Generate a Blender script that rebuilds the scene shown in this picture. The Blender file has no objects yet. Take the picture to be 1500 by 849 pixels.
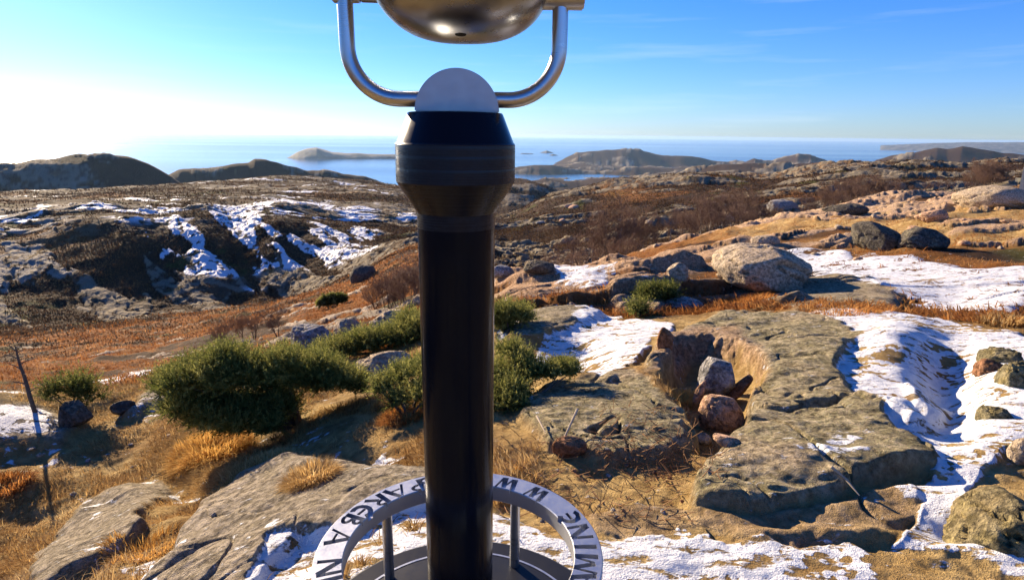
import bpy, bmesh, math, random
import numpy as np
from mathutils import Vector, Matrix, Quaternion
rng = np.random.default_rng(7)
random.seed(7)
scene = bpy.context.scene
COL = scene.collection
rad = math.radians
F32 = np.float32

# ------------------------------------------------------------------ camera
EYE = 1.37; FPX = 900.0; PIT = rad(14.15); ROLL = rad(0.66)
Fw = np.array([0, math.cos(PIT), -math.sin(PIT)])
R0 = np.array([1.0, 0, 0]); U0 = np.array([0, math.sin(PIT), math.cos(PIT)])
Rt = math.cos(ROLL) * R0 + math.sin(ROLL) * U0
Up = -math.sin(ROLL) * R0 + math.cos(ROLL) * U0
cam_d = bpy.data.cameras.new('camera'); cam = bpy.data.objects.new('camera', cam_d); COL.objects.link(cam)
cam_d.sensor_width = 36; cam_d.lens = 36 * FPX / 1500; cam_d.clip_start = 0.05; cam_d.clip_end = 200000
M = Matrix(((Rt[0], Up[0], -Fw[0], 0), (Rt[1], Up[1], -Fw[1], 0), (Rt[2], Up[2], -Fw[2], EYE), (0, 0, 0, 1)))
cam.matrix_world = M
scene.camera = cam

def ray(px, py):
    return Fw + (px - 750) / FPX * Rt - (py - 424.5) / FPX * Up
def project(x, y, z):
    z = z - EYE
    dep = x * Fw[0] + y * Fw[1] + z * Fw[2]
    dep = np.where(dep > 0.05, dep, 0.05)
    return (750 + FPX * (x * Rt[0] + y * Rt[1] + z * Rt[2]) / dep, 424.5 - FPX * (x * Up[0] + y * Up[1] + z * Up[2]) / dep)
def azr(px, py, r=None, z=None):
    """azimuth, distance and height of the place seen at a photo point, given its distance or height"""
    d = ray(px, py); hd = math.hypot(d[0], d[1]); az = math.atan2(d[0], d[1])
    if r is None: r = (z - EYE) / (d[2] / hd)
    return az, r, EYE + r * d[2] / hd

# ------------------------------------------------------------------ numeric noise
def h01(ix, iy, seed):
    h = (ix.astype(np.uint32) * np.uint32(374761393) + iy.astype(np.uint32) * np.uint32(668265263) + np.uint32((seed * 2246822519 + 12345) & 0xffffffff))
    h = (h ^ (h >> np.uint32(13))) * np.uint32(1274126177)
    h = h ^ (h >> np.uint32(16))
    return (h & np.uint32(0xffffff)).astype(F32) * F32(1 / 16777215.0)
def vnoise(x, y, seed):
    fx = np.floor(x); fy = np.floor(y); ix = fx.astype(np.int32); iy = fy.astype(np.int32)
    tx = (x - fx).astype(F32); ty = (y - fy).astype(F32)
    tx = tx * tx * (3 - 2 * tx); ty = ty * ty * (3 - 2 * ty)
    a = h01(ix, iy, seed); b = h01(ix + 1, iy, seed); c = h01(ix, iy + 1, seed); d = h01(ix + 1, iy + 1, seed)
    return (a + (b - a) * tx + (c - a) * ty + (a - b - c + d) * tx * ty) * 2 - 1
def fbm(x, y, L, seed, octv=4, gain=0.5):
    s = 0; a = 1.0; t = 0
    ca, sa = math.cos(0.6), math.sin(0.6)
    X, Y = x / L, y / L
    for i in range(octv):
        s = s + a * vnoise(X, Y, seed + 17 * i); t += a; a *= gain
        X, Y = (X * ca - Y * sa) * 2.03 + 13.7, (X * sa + Y * ca) * 2.03 - 7.1
    return s / t
def rot(x, y, a):
    return x * math.cos(a) + y * math.sin(a), -x * math.sin(a) + y * math.cos(a)
def worley(x, y, seed):
    """distance to the nearest and second nearest cell point, the cell's number, and the offset from its point"""
    fx = np.floor(x); fy = np.floor(y); ix = fx.astype(np.int32); iy = fy.astype(np.int32)
    f1 = np.full(x.shape, 9, F32); f2 = f1.copy(); idc = np.zeros(x.shape, F32); ox = np.zeros(x.shape, F32); oy = np.zeros(x.shape, F32)
    for dx in (-1, 0, 1):
        for dy in (-1, 0, 1):
            jx = ix + dx; jy = iy + dy
            ax = x - (fx + dx + h01(jx, jy, seed)); ay = y - (fy + dy + h01(jx, jy, seed + 5))
            d = np.sqrt(ax ** 2 + ay ** 2).astype(F32)
            near = d < f1
            f2 = np.where(near, f1, np.minimum(f2, d)); idc = np.where(near, h01(jx, jy, seed + 9), idc)
            ox = np.where(near, ax, ox); oy = np.where(near, ay, oy); f1 = np.minimum(f1, d)
    return f1, f2, idc, ox, oy
def sst(a, b, x):
    t = np.clip((x - a) / (b - a), 0, 1); return t * t * (3 - 2 * t)
def pchip(xk, yk, x):
    h = np.diff(xk); d = np.diff(yk) / h; m = np.zeros_like(yk)
    for i in range(1, len(xk) - 1):
        if d[i - 1] * d[i] > 0:
            w1 = 2 * h[i] + h[i - 1]; w2 = h[i] + 2 * h[i - 1]
            m[i] = (w1 + w2) / (w1 / d[i - 1] + w2 / d[i])
    m[0] = d[0]; m[-1] = d[-1]
    x = np.clip(x, xk[0], xk[-1]); k = np.clip(np.searchsorted(xk, x) - 1, 0, len(xk) - 2)
    t = (x - xk[k]) / h[k]
    return ((1 + 2 * t) * (1 - t) ** 2 * yk[k] + t * (1 - t) ** 2 * h[k] * m[k] + t * t * (3 - 2 * t) * yk[k + 1] + t * t * (t - 1) * h[k] * m[k + 1])

# ------------------------------------------------------------------ terrain: the lie of the land
SEA = -150.0
def Yc(*pts):   # (photo x, distance, photo y of the ground there)
    q = [azr(x, y, r=r) for x, r, y in pts]; return np.array(sorted(q))
def Zc(r, *pts):  # (photo x, height) at one distance
    return np.array(sorted((math.atan2((x - 750) / FPX, 1.0), r, z) for x, z in pts))
curves = [
 Zc(0.3, (-500, 0), (750, 0), (2000, 0.05)),
 Zc(1.3, (-500, -.1), (100, -.06), (620, 0), (2000, .03)),
 Zc(2.0, (-500, -.26), (100, -.2), (250, -.15), (400, -.07), (520, -.02), (620, 0), (1250, 0), (2000, .06)),
 Zc(3.0, (-500, -.55), (100, -.45), (250, -.40), (400, -.30), (620, -.16), (740, -.12), (960, -.09), (1250, -.05), (1500, 0), (2000, .1)),
 Zc(4.5, (-500, -1.1), (100, -1.0), (250, -.9), (400, -.75), (620, -.55), (740, -.42), (960, -.27), (1250, -.18), (1500, -.1), (2000, 0)),
 Yc((-500, 6.5, 610), (0, 6.5, 602), (130, 6.5, 594), (250, 6.5, 577), (400, 7, 537), (520, 8, 505), (620, 8, 480), (740, 8, 462), (960, 7.5, 452), (1250, 7, 452), (1500, 7, 478), (2000, 7, 500)),
 Yc((-500, 15, 578), (100, 15, 568), (250, 15, 545), (400, 14, 505), (520, 13, 475), (620, 13, 448), (740, 13, 425), (850, 12, 414), (960, 12, 406), (1050, 12, 401), (1150, 12, 395), (1250, 12, 390), (1400, 12, 388), (1500, 12, 390), (2000, 12, 400)),
 Yc((-500, 28, 548), (100, 28, 535), (250, 28, 515), (400, 28, 480), (520, 28, 450), (620, 25, 420), (740, 18, 407), (850, 20, 390), (960, 24, 363), (1050, 27, 339), (1150, 30, 317), (1250, 34, 300), (1400, 40, 284), (1500, 45, 277), (2000, 50, 262)),
 Yc((-500, 66, 500), (100, 66, 490), (250, 66, 472), (400, 66, 443), (520, 58, 406), (620, 50, 372), (740, 55, 408), (850, 58, 398), (960, 60, 378), (1050, 64, 358), (1150, 70, 334), (1250, 76, 316), (1400, 82, 298), (1500, 88, 290), (2000, 90, 276)),
 Yc((-500, 84, 480), (0, 84, 466), (100, 84, 462), (200, 83, 455), (250, 83, 449), (400, 83, 435), (520, 80, 394), (620, 76, 358), (740, 88, 378), (850, 88, 362), (960, 90, 342), (1050, 94, 327), (1150, 104, 312), (1250, 112, 300), (1400, 120, 286), (1500, 122, 280), (2000, 124, 268)),
 Yc((-500, 138, 320), (0, 138, 312), (100, 126, 310), (180, 118, 312), (230, 117, 316), (300, 113, 311), (350, 115, 316), (400, 110, 313), (440, 112, 317), (500, 110, 328), (560, 108, 336), (620, 105, 335), (740, 122, 337), (850, 126, 318), (960, 128, 300), (1050, 132, 290), (1150, 142, 278), (1250, 152, 268), (1400, 160, 262), (1500, 160, 262), (2000, 160, 256)),
 Yc((-500, 180, 296), (100, 180, 292), (250, 180, 287), (400, 180, 284), (520, 175, 290), (620, 170, 302), (740, 170, 316), (785, 172, 292), (824, 176, 279), (870, 180, 272), (912, 185, 265), (960, 190, 259), (1025, 200, 250), (1096, 206, 253), (1150, 210, 250), (1218, 215, 239), (1290, 220, 236), (1350, 220, 233), (1420, 220, 236), (1500, 220, 236), (2000, 220, 230)),
 Yc((-500, 320, 284), (0, 320, 286), (100, 320, 282), (250, 320, 271), (330, 320, 264), (400, 320, 262), (520, 320, 267), (620, 320, 276), (700, 320, 300), (740, 320, 330), (850, 320, 310), (1000, 320, 290), (1250, 320, 275), (2000, 320, 260)),
 Zc(520, (-500, -52), (100, -52), (350, -48), (620, -58), (740, -66), (1250, -66), (2000, -60)),
 Zc(1150, (-500, -135), (400, -135), (620, -142), (740, -140), (850, -118), (1250, -110), (2000, -100)),
 Zc(1800, (-500, -175), (620, -175), (740, -155), (850, -136), (2000, -130)),
 Zc(3000, (-500, -190), (700, -190), (760, -165), (850, -148), (1100, -146), (1300, -150), (2000, -140)),
 Zc(4600, (-500, -200), (2000, -200)),
]
# crests of the farther hills: photo points of the skyline, distance, front and back slope
ridges = [
 (620, .45, .35, [(-500, 232), (-200, 224), (-60, 232), (24, 234), (50, 229), (78, 230), (106, 226), (141, 223.6), (160, 226), (189, 233), (219, 243.6), (249, 257), (290, 285), (330, 330)]),
 (900, .45, .30, [(200, 290), (235, 268), (262, 252), (285, 246), (314, 245), (340, 243), (364, 241), (373, 235), (390, 235.5), (404, 240), (423, 248), (451, 253), (474, 250), (512, 252.6), (536, 256.6), (559, 265), (583, 268), (640, 285), (680, 300)]),
 (480, .18, .25, [(560, 290), (640, 276), (700, 266), (745, 262), (775, 264), (800, 270), (830, 285), (860, 305)]),
 (1500, .16, .2, [(700, 275), (760, 270), (800, 262), (850, 263), (900, 255), (950, 252), (1000, 251), (1050, 245), (1100, 243), (1300, 244), (1500, 246)]),
 (2600, .3, .2, [(690, 262), (730, 252), (759, 245), (790, 239), (819, 241), (841, 246), (880, 250), (930, 243), (980, 247), (1040, 250)]),
 (3500, .34, .25, [(800, 243), (830, 232), (847, 225), (870, 222), (912, 217), (949, 221), (983, 226.6), (1016, 231), (1053, 238), (1096, 240), (1130, 243)]),
 (3400, .34, .25, [(1080, 243), (1105, 233), (1130, 236), (1155, 227), (1170, 222), (1190, 223), (1210, 230), (1230, 238), (1260, 246)]),
 (2500, .34, .25, [(1250, 250), (1285, 232), (1310, 226), (1326, 223.5), (1350, 220), (1374, 216), (1389, 217.5), (1410, 214.5), (1434, 219), (1470, 226), (1520, 228), (1700, 226), (2000, 224)]),
]
azs = np.concatenate([np.linspace(rad(-180), rad(-52), 70, endpoint=False), np.linspace(rad(-52), rad(50), 1180), np.linspace(rad(50), rad(180), 70)[1:]])
def logspan(a, b, n): return np.exp(np.linspace(math.log(a), math.log(b), n, endpoint=False))
rs = np.concatenate([np.linspace(0.02, 1.3, 16, endpoint=False), logspan(1.3, 12, 640), logspan(12, 70, 250), logspan(70, 140, 330), logspan(140, 700, 240), logspan(700, 4600, 160), [4600.0]])
NA, NR = len(azs), len(rs)
lr = np.log(rs)
Rk = np.zeros((len(curves), NA)); Zk = np.zeros((len(curves), NA))
for k, c in enumerate(curves):
    a = np.clip(azs, c[0, 0], c[-1, 0])
    Rk[k] = pchip(c[:, 0], c[:, 1], a) if len(c) > 2 else np.interp(a, c[:, 0], c[:, 1])
    Zk[k] = pchip(c[:, 0], c[:, 2], a) if len(c) > 2 else np.interp(a, c[:, 0], c[:, 2])
ker = np.ones(25) / 25
for k in range(2, len(curves)):   # soften the corners across azimuth
    for A in (Rk, Zk):
        p = np.pad(A[k], 12, mode='edge'); A[k] = np.convolve(p, ker, mode='valid')
Zg = np.zeros((NR, NA))
for j in range(NA):
    Zg[:, j] = pchip(np.log(Rk[:, j]), Zk[:, j], np.clip(lr, math.log(0.3), None))
for r0, sf, sb, pts in ridges:
    q = np.array(sorted(azr(x, y, r=r0) for x, y in pts))
    cz = np.interp(azs, q[:, 0], q[:, 2], left=-400, right=-400)
    dr = rs[:, None] - r0
    hh = cz[None, :] - np.where(dr < 0, np.sqrt((dr * sf) ** 2 + 9) - 3, np.sqrt((dr * sb) ** 2 + 9) - 3)
    Zg = np.maximum(Zg, hh)
X = (rs[:, None] * np.sin(azs)[None, :]); Y = (rs[:, None] * np.cos(azs)[None, :])
RR = np.repeat(rs[:, None], NA, 1)
Xf, Yf = X.astype(np.float64), Y.astype(np.float64)
PX, PY = project(X, Y, Zg)
front = Y > 0.3
PX = np.where(front, PX, -9999)

def inpoly(poly, x, y):
    poly = np.array(poly, float); ins = np.zeros(x.shape, bool)
    bb = (x >= poly[:, 0].min()) & (x <= poly[:, 0].max()) & (y >= poly[:, 1].min()) & (y <= poly[:, 1].max())
    xx, yy = x[bb], y[bb]; r = np.zeros(xx.shape, bool); n = len(poly)
    for i in range(n):
        x1, y1 = poly[i]; x2, y2 = poly[(i + 1) % n]
        if y1 == y2: continue
        c = ((y1 > yy) != (y2 > yy)) & (xx < (x2 - x1) * (yy - y1) / (y2 - y1) + x1)
        r ^= c
    ins[bb] = r
    return ins
def blur(m, n):
    m = m.astype(F32)
    for ax in (0, 1):
        for _ in range(2):
            c = np.cumsum(np.pad(m, [(n + 1, n) if a == ax else (0, 0) for a in (0, 1)], mode='edge'), axis=ax, dtype=np.float64)
            m = ((c[2 * n + 1:] - c[:-(2 * n + 1)]) if ax == 0 else (c[:, 2 * n + 1:] - c[:, :-(2 * n + 1)])).astype(F32) / (2 * n + 1)
    return m
# ragged outlines
s = RR / 900.0
jx = fbm(Xf, Yf, 0.5, 3, 4) + 0.5 * fbm(Xf, Yf, 0.12, 4, 3); jy = fbm(Xf, Yf, 0.5, 8, 4) + 0.5 * fbm(Xf, Yf, 0.12, 9, 3)
JX = PX + 22 * jx; JY = PY + 12 * jy
def region(polys, n=3, raw=False):
    m = np.zeros((NR, NA), F32)
    for p in polys:
        m = np.maximum(m, inpoly(p, PX if raw else JX, PY if raw else JY).astype(F32))
    return blur(m, n) if n else m
# ------------------------------------------------------------------ terrain: relief and what covers it
AZ = np.repeat(azs[None, :], NR, 0)
def bump(cx, cy, wx, wy, h):
    d = ((PX - cx) / wx) ** 2 + ((PY - cy) / wy) ** 2
    return (h * np.exp(-np.minimum(d, 30))).astype(F32)
ROCKS_NEAR = {
 'left': [[(170,870),(250,800),(300,735),(360,695),(450,680),(560,682),(640,690),(650,735),(560,748),(500,775),(440,788),(400,825),(370,880)],
          [(40,830),(120,735),(190,700),(235,695),(260,715),(230,745),(180,790),(120,830),(60,870)]],
 'ledge': [[(-60,604),(60,605),(120,618),(90,640),(-60,640)], [(180,600),(222,574),(262,565),(270,590),(200,607)]],
 'crop': [[(985,490),(1060,462),(1130,455),(1190,452),(1235,470),(1262,492),(1235,530),(1230,570),(1280,600),(1320,640),(1375,655),(1385,675),(1320,688),(1250,705),(1190,736),(1120,745),(1020,738),(1022,705),(1060,650),(1080,620),(1105,590),(1118,545),(1095,505),(1040,500),(985,520),(950,545),(942,525),(962,500)]],
 'lichen': [[(760,600),(800,560),(860,545),(920,535),(950,550),(990,600),(1005,640),(980,655),(900,660),(840,645),(800,640)]],
 'low': [[(860,740),(930,725),(1000,735),(1100,752),(1190,745),(1270,720),(1330,710),(1345,740),(1300,765),(1240,790),(1170,795),(1100,790),(1040,765),(960,785),(880,775)]],
 'flat': [[(740,480),(790,455),(862,452),(872,468),(800,490),(770,505),(740,500)]],
 'pink': [[(735,405),(850,392),(1000,380),(1040,375),(1030,396),(900,402),(830,416),(770,440),(735,450)],[(880,440),(960,428),(1010,440),(960,452),(900,450)]],
 'mid': [[(1160,408),(1290,410),(1330,432),(1290,450),(1180,448),(1110,440)],[(1330,560),(1400,565),(1390,590),(1345,585)],[(1230,585),(1330,600),(1370,630),(1300,615)]],
}
SNOW_NEAR = [
 [(360,870),(400,800),(470,775),(560,745),(620,735),(720,732),(790,770),(850,800),(890,788),(930,780),(985,778),(1000,762),(1040,770),(1048,790),(1075,795),(1120,785),(1170,800),(1250,792),(1300,818),(1400,828),(1520,850),(1520,900),(360,900)],
 [(1188,450),(1300,455),(1400,466),(1520,492),(1520,640),(1480,655),(1440,690),(1400,735),(1330,730),(1290,720),(1380,690),(1380,660),(1320,640),(1280,600),(1235,570),(1235,530),(1264,492),(1236,470)],
 [(1340,735),(1410,715),(1420,760),(1520,800),(1520,845),(1400,800),(1300,790),(1330,760)],
 [(1128,366),(1200,367),(1330,371),(1380,384),(1520,387),(1520,440),(1440,452),(1380,448),(1330,430),(1290,414),(1200,404),(1150,385)],
 [(862,451),(930,460),(985,474),(945,500),(880,548),(840,542),(780,530),(770,515),(830,482)],
 [(800,401),(905,401),(900,415),(815,418)], [(735,445),(775,443),(770,450),(735,452)],[(725,485),(760,487),(740,510),(725,510)],
 [(130,562),(180,548),(228,541),(228,552),(150,570)], [(-60,574),(60,574),(50,590),(-60,590)],
 [(-60,606),(60,607),(95,620),(50,634),(-60,636)],
]
FROST = [[(420,645),(500,635),(640,630),(640,690),(560,680),(450,680)],[(215,690),(300,692),(310,720),(230,735),(205,720)],[(-40,640),(90,625),(110,650),(40,690),(-40,700)],
 [(120,805),(200,790),(290,800),(280,870),(100,870)],[(0,740),(50,735),(60,760),(0,770)],[(100,735),(160,730),(170,760),(110,765)],[(720,560),(790,565),(770,610),(725,600)],[(860,700),(910,690),(910,715),(870,720)],
 [(360,770),(420,760),(420,800),(360,820)],[(160,600),(230,590),(250,610),(180,620)],[(1100,690),(1250,640),(1260,660),(1150,720)]]
nearL = 1 - sst(7.5, 9.5, RR)
mk = {k: region(v, 2) * (1 - sst(14, 18, RR)) for k, v in ROCKS_NEAR.items()}
crater = region([[(972,545),(992,506),(1040,496),(1090,503),(1116,538),(1100,588),(1078,628),(1052,652),(1026,645),(1012,605),(985,578)]], 3)
snow = region(SNOW_NEAR, 1)
frost = region(FROST, 8)
dz = np.zeros((NR, NA), F32)
amp = {'left': (.015, .03), 'ledge': (.03, .04), 'crop': (.024, .024), 'lichen': (.004, .008), 'low': (.004, .01), 'flat': (.03, .10), 'pink': (.05, .10), 'mid': (.03, .06)}
for k, (a, b) in amp.items():
    dz += a * mk[k] + b * blur(mk[k], 9)
dz -= 0.19 * sst(.08, .75, blur(crater, 5) + .32 * fbm(Xf, Yf, .11, 901, 4) * sst(.02, .3, blur(crater, 5)))
dz -= 0.05 * blur(crater, 30)
# hollows and rises in the near ground
for b in [(255,708,55,20,-.10),(30,660,80,25,-.09),(1390,560,48,60,-.20),(1310,500,60,30,.10),(840,515,55,18,-.16),(150,745,40,14,-.06),(30,750,45,14,-.06),(380,650,60,18,-.05),(520,660,90,20,-.10),
          (1180,720,60,10,-.02),(1340,700,100,10,-.05),(1250,780,140,10,.04),(1420,775,80,14,-.07),(1400,430,60,14,-.12),(1120,395,90,20,.05),(300,640,60,22,.10),(430,690,50,20,.05),(230,760,80,20,.05),(90,700,80,20,.05)]:
    dz += bump(*b)
nearrock = np.zeros((NR, NA), F32)
for k in mk: nearrock = np.maximum(nearrock, mk[k])
nearrock *= (1 - .55 * mk['low'] * (1 - np.maximum(mk['crop'], 0)))
rows25 = int(np.searchsorted(rs, 40.0))
S = np.s_[:rows25]
xs, ys, rr = Xf[S], Yf[S], RR[S]
def det(Ls, seed, k, ani=1.0, ang=0.0, p=0.9, ridge=False, cap=9.):
    out = np.zeros(xs.shape, F32); u, v = rot(xs, ys, ang)
    for i, L in enumerate(Ls):
        lod = sst(1.2, 3.0, L / (rr * 0.0036))
        n = vnoise(u / (L * ani) + 3.1 * i, v / L - 5.7 * i, seed + i)
        if ridge: n = 1 - 2 * np.abs(n) - .35
        out += (k * min(L, cap) ** p * n * lod).astype(F32)
    return out
Lr = [.8, .4, .2, .1, .05, .026]
rocktex = det([.9, .45], 40, .030, 1.7, -.2) + det([.2, .1, .05, .026], 44, .115, 1.6, -.1, p=1) + det([.08, .04, .022], 60, .07, 2.4, .1, p=1, ridge=True)
_c1 = np.abs(fbm(xs + .25 * fbm(xs, ys, .4, 53, 2), ys, .9, 51, 3)); _c2 = np.abs(fbm(xs, ys + .2 * fbm(xs, ys, .3, 54, 2), .5, 52, 3))
rocktex -= (.05 * np.exp(-(_c1 / .022) ** 2) + .02 * np.exp(-(_c2 / .02) ** 2)) * (1 - sst(4, 7, rr))
strata = det([.5, .22, .1, .05, .028], 80, .055, 6.0, .75, p=1, ridge=True)
grasstex = det([1.2, .6, .3], 100, .09) + det([.14, .07, .035, .02], 104, .16, p=1)
snowtex = det([.9, .45], 130, .018, 2.0, -.5) + det([.22, .1, .05, .025], 133, .07, 2.0, -.35, p=1)
wl = mk['left'] + mk['ledge']
gz = np.zeros((NR, NA), F32)
cov = np.clip(nearrock, 0, 1)[S]
base_near = (1 - cov) * grasstex * (0.8 - .3 * sst(0, 1, xs / 3)) + cov * (rocktex * (1 - .6 * wl[S]) + strata * wl[S])
base_near = base_near * (1 - .6 * snow[S]) + snow[S] * snowtex
wnear = 1 - sst(6.5, 12, rr)
gz[S] += base_near * wnear
flatpad = sst(.42, .75, np.hypot(Xf - azr(671, 300, r=1.4)[1] * math.sin(azr(671, 300, r=1.4)[0]), Yf - 1.4))
dz *= flatpad; gz *= flatpad
Zg = Zg * np.where(RR < 2.5, flatpad, 1)

# --- rocky ground farther out: slabs and knolls of bedrock with heath between
rockf = np.zeros((NR, NA), F32); hsl = np.zeros((NR, NA), F32); idm = np.zeros((NR, NA), F32)
def slabs(r0, r1, az0, az1, size, ani, ang, h, cover, seed, fade=.25, sharp=.16, tilt=1.1):
    i0, i1 = np.searchsorted(rs, r0 * (1 - fade)), np.searchsorted(rs, r1 * (1 + fade))
    Q = np.s_[i0:i1]
    x, y = Xf[Q], Yf[Q]
    wx = x + size * .35 * fbm(x, y, size * 1.5, seed + 3, 3); wy = y + size * .35 * fbm(x, y, size * 1.5, seed + 4, 3)
    u, v = rot(wx, wy, ang)
    f1, f2, idc, ox, oy = worley(u / (size * ani), v / size, seed)
    g1, g2, idg, px_, py_ = worley(u / (size * ani * .38) + 7, v / (size * .38), seed + 50)
    m = sst(0.0, sharp, f2 - f1) * (.75 + .25 * sst(0, .3, g2 - g1))
    sel = sst(.42, .5, cover + .55 * fbm(x, y, size * 5, seed + 7, 3) + .5 * (idc - .5))
    w = sst(r0 * (1 - fade), r0, RR[Q]) * (1 - sst(r1, r1 * (1 + fade), RR[Q])) * sst(az0 - .05, az0, AZ[Q]) * (1 - sst(az1, az1 + .05, AZ[Q]))
    t1 = np.sin(idc * 91.7); t2 = np.cos(idc * 57.3); t3 = np.sin(idg * 77.1)
    hh = h * ((.3 + .7 * idc + tilt * (t1 * ox + t2 * oy)) * m - .5) + h * (.3 * (idg - .5) + .35 * tilt * t3 * px_) * sst(0, .2, g2 - g1)
    hsl[Q] += (w * (hh * sel - .45 * h * (1 - sel))).astype(F32)
    rockf[Q] = np.maximum(rockf[Q], (w * sel * sst(.18, .45, m)).astype(F32))
    idm[Q] = np.where(w > .5, idc, idm[Q])
D = math.radians
def outcrops(r0, r1, az0, az1, L, ani, ang, h, cover, seed, fade=.2, crack=.16, steps=2, fine=True):
    """continuous ledges of bare rock with broken fronts, cut by joints"""
    i0, i1 = np.searchsorted(rs, r0 * (1 - fade)), np.searchsorted(rs, r1 * (1 + fade))
    Q = np.s_[i0:i1]; x, y = Xf[Q], Yf[Q]
    u, v = rot(x, y, ang)
    n = fbm(u / ani, v, L, seed, 6 if r0 < 50 and fine else 4 if not fine else 5, .56 if r0 < 50 and fine else .5) + .35 * fbm(x, y, L * 5, seed + 31, 3)
    wx = u + L * .15 * fbm(x, y, L * .6, seed + 3, 2); wy = v + L * .15 * fbm(x, y, L * .6, seed + 4, 2)
    f1, f2, idc, ox, oy = worley(wx / (L * .42 * ani), wy / (L * .42), seed + 60)
    g1, g2, idg, _a, _b = worley(wx / (L * .13 * ani), wy / (L * .13), seed + 70)
    thr = .18 - .55 * (cover - .3)
    e = n - thr + .10 * (idc - .5)
    w = sst(r0 * (1 - fade), r0, RR[Q]) * (1 - sst(r1, r1 * (1 + fade), RR[Q])) * sst(az0 - .05, az0, AZ[Q]) * (1 - sst(az1, az1 + .05, AZ[Q]))
    hh = np.zeros_like(e)
    for k_ in range(steps): hh += sst(.0, .05, e - .16 * k_) / steps
    rk_ = sst(0, .03, e)
    tl = np.sin(idc * 91.7) * ox + np.cos(idc * 57.3) * oy
    hh = hh * .75 + rk_ * (.30 * (idc - .5) + .30 * tl + .14 * (idg - .5) * (1 if r0 < 50 and fine else .25)) - rk_ * ((.22 if r0 < 50 else .08) * (1 - sst(0, crack, f2 - f1)) + (.06 if r0 < 50 and fine else .0) * (1 - sst(0, crack * 1.3, g2 - g1)))
    hsl[Q] += (w * h * (hh - .3)).astype(F32)
    joint = sst(.02, .09, f2 - f1) if r0 < 50 else sst(-.35, .1, fbm(x, y, L * .22, seed + 80, 3))
    rockf[Q] = np.maximum(rockf[Q], (w * rk_ * (.25 + .75 * joint)).astype(F32))
    idm[Q] = np.where(w > .5, idc, idm[Q])
outcrops(8.2, 50, D(-3), D(60), 3.0, 3.4, .10, .28, .60, 200, crack=.08)
outcrops(11, 50, D(-1), D(60), 2.2, 4.2, .16, .22, .44, 207, crack=.05, fine=False)
outcrops(9, 60, D(-60), D(-4), 2.5, 1.6, .3, .25, .02, 210)
outcrops(56, 100, D(-8), D(60), 4, 2.2, -.5, 1.0, .38, 220)
outcrops(100, 260, D(-6), D(60), 7, 3.4, -.25, 1.5, .46, 230, steps=3)
outcrops(82, 132, D(-60), D(-8), 3.6, 3.6, -.80, .55, .55, 240, steps=3)
outcrops(126, 420, D(-60), D(-6), 7.0, 4.0, .08, .7, .46, 250)
outcrops(420, 1000, D(-60), D(10), 14, 3, .1, 1.2, .24, 260)
outcrops(900, 4200, D(-10), D(60), 60, 2, .2, 8, .26, 270)
# general roughness of the far ground
i0 = np.searchsorted(rs, 9.0); Q = np.s_[i0:]
far = np.zeros_like(gz)
LL = [.5, 1.0, 2.5, 6, 15, 40, 110, 300]
for i, L in enumerate(LL):
    lod = sst(1.2, 3, L / (RR[Q] * .0045)) * (1 - sst(.10, .3, L / RR[Q])) * sst(9, 16, RR[Q])
    far[Q] += (L * (.15 if L < 2 else .075) * fbm(Xf[Q], Yf[Q], L, 300 + i, 2) * lod).astype(F32)
gz += far
hsl *= (1 - .85 * blur(snow, 4) * (RR < 30))
Zfin = (Zg + dz + gz + hsl).astype(F32)

# --- cover: snow, rock, rust grass, straw, heath, moss
rock = np.maximum(nearrock, rockf * sst(7.5, 9.5, RR)).astype(F32)
n_a = fbm(Xf, Yf, 3.0, 400, 4); n_b = fbm(Xf, Yf, .6, 410, 4); n_c = fbm(Xf, Yf, 30.0, 420, 4); n_d = fbm(Xf, Yf, 8.0, 430, 4)
left = 1 - sst(D(-9), D(-4), AZ)
straw = (1 - sst(6.2, 8, RR)) * sst(-.55, .0, n_b + .35)
rust = sst(6.2, 8, RR) * (1 - sst(64, 84, RR)) * left * sst(-.35, .12, .8 * n_a + .55 * n_b + .5 * n_d)
rr_ = (1 - left) * sst(4.6, 6, RR) * (1 - sst(45, 60, RR)) * sst(-.35, .15, n_a + .4 * n_b + .1)
rust = np.maximum(rust, rr_ * .9)
rust = np.maximum(rust, .6 * sst(.02, .3, n_c + .4 * n_d) * sst(100, 112, RR) * (1 - sst(240, 300, RR)))
rust = np.maximum(rust, crater * .8)
rust = np.maximum(rust, .7 * mk['low'] * sst(-.1, .3, n_b))
rrt = sst(12, 20, RR) * (1 - sst(55, 70, RR)) * (1 - left) * sst(rad(14), rad(24), AZ)
straw = np.maximum(straw, rrt * sst(-.3, .2, n_a) * .9)
moss = (sst(.25, .5, fbm(Xf, Yf, 5.0, 440, 4)) * sst(5, 8, RR) * (1 - sst(200, 260, RR)) * .8).astype(F32)
wall_ = blur(region([[(940, 505), (985, 486), (1060, 484), (1105, 492), (1122, 530), (1118, 560), (1100, 585), (1000, 560), (960, 565)]], 2), 3)
pink = np.clip(.95 * wall_ + .55 * mk['pink'] + sst(8, 12, RR) * (1 - left) * (1 - sst(60, 100, RR)) * .75 + .5 * crater + .5 * mk['low'] + .35 * (idm - .3), 0, 1)
lichen = np.clip(.65 * sst(50, 90, RR) * (RR < 5000) + mk['lichen'] + mk['crop'] + mk['flat'] * .6 + .5 * mk['mid'] + .2 * mk['left'], 0, 1) * (1 - .7 * crater) * (1 - .85 * wall_)
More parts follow.
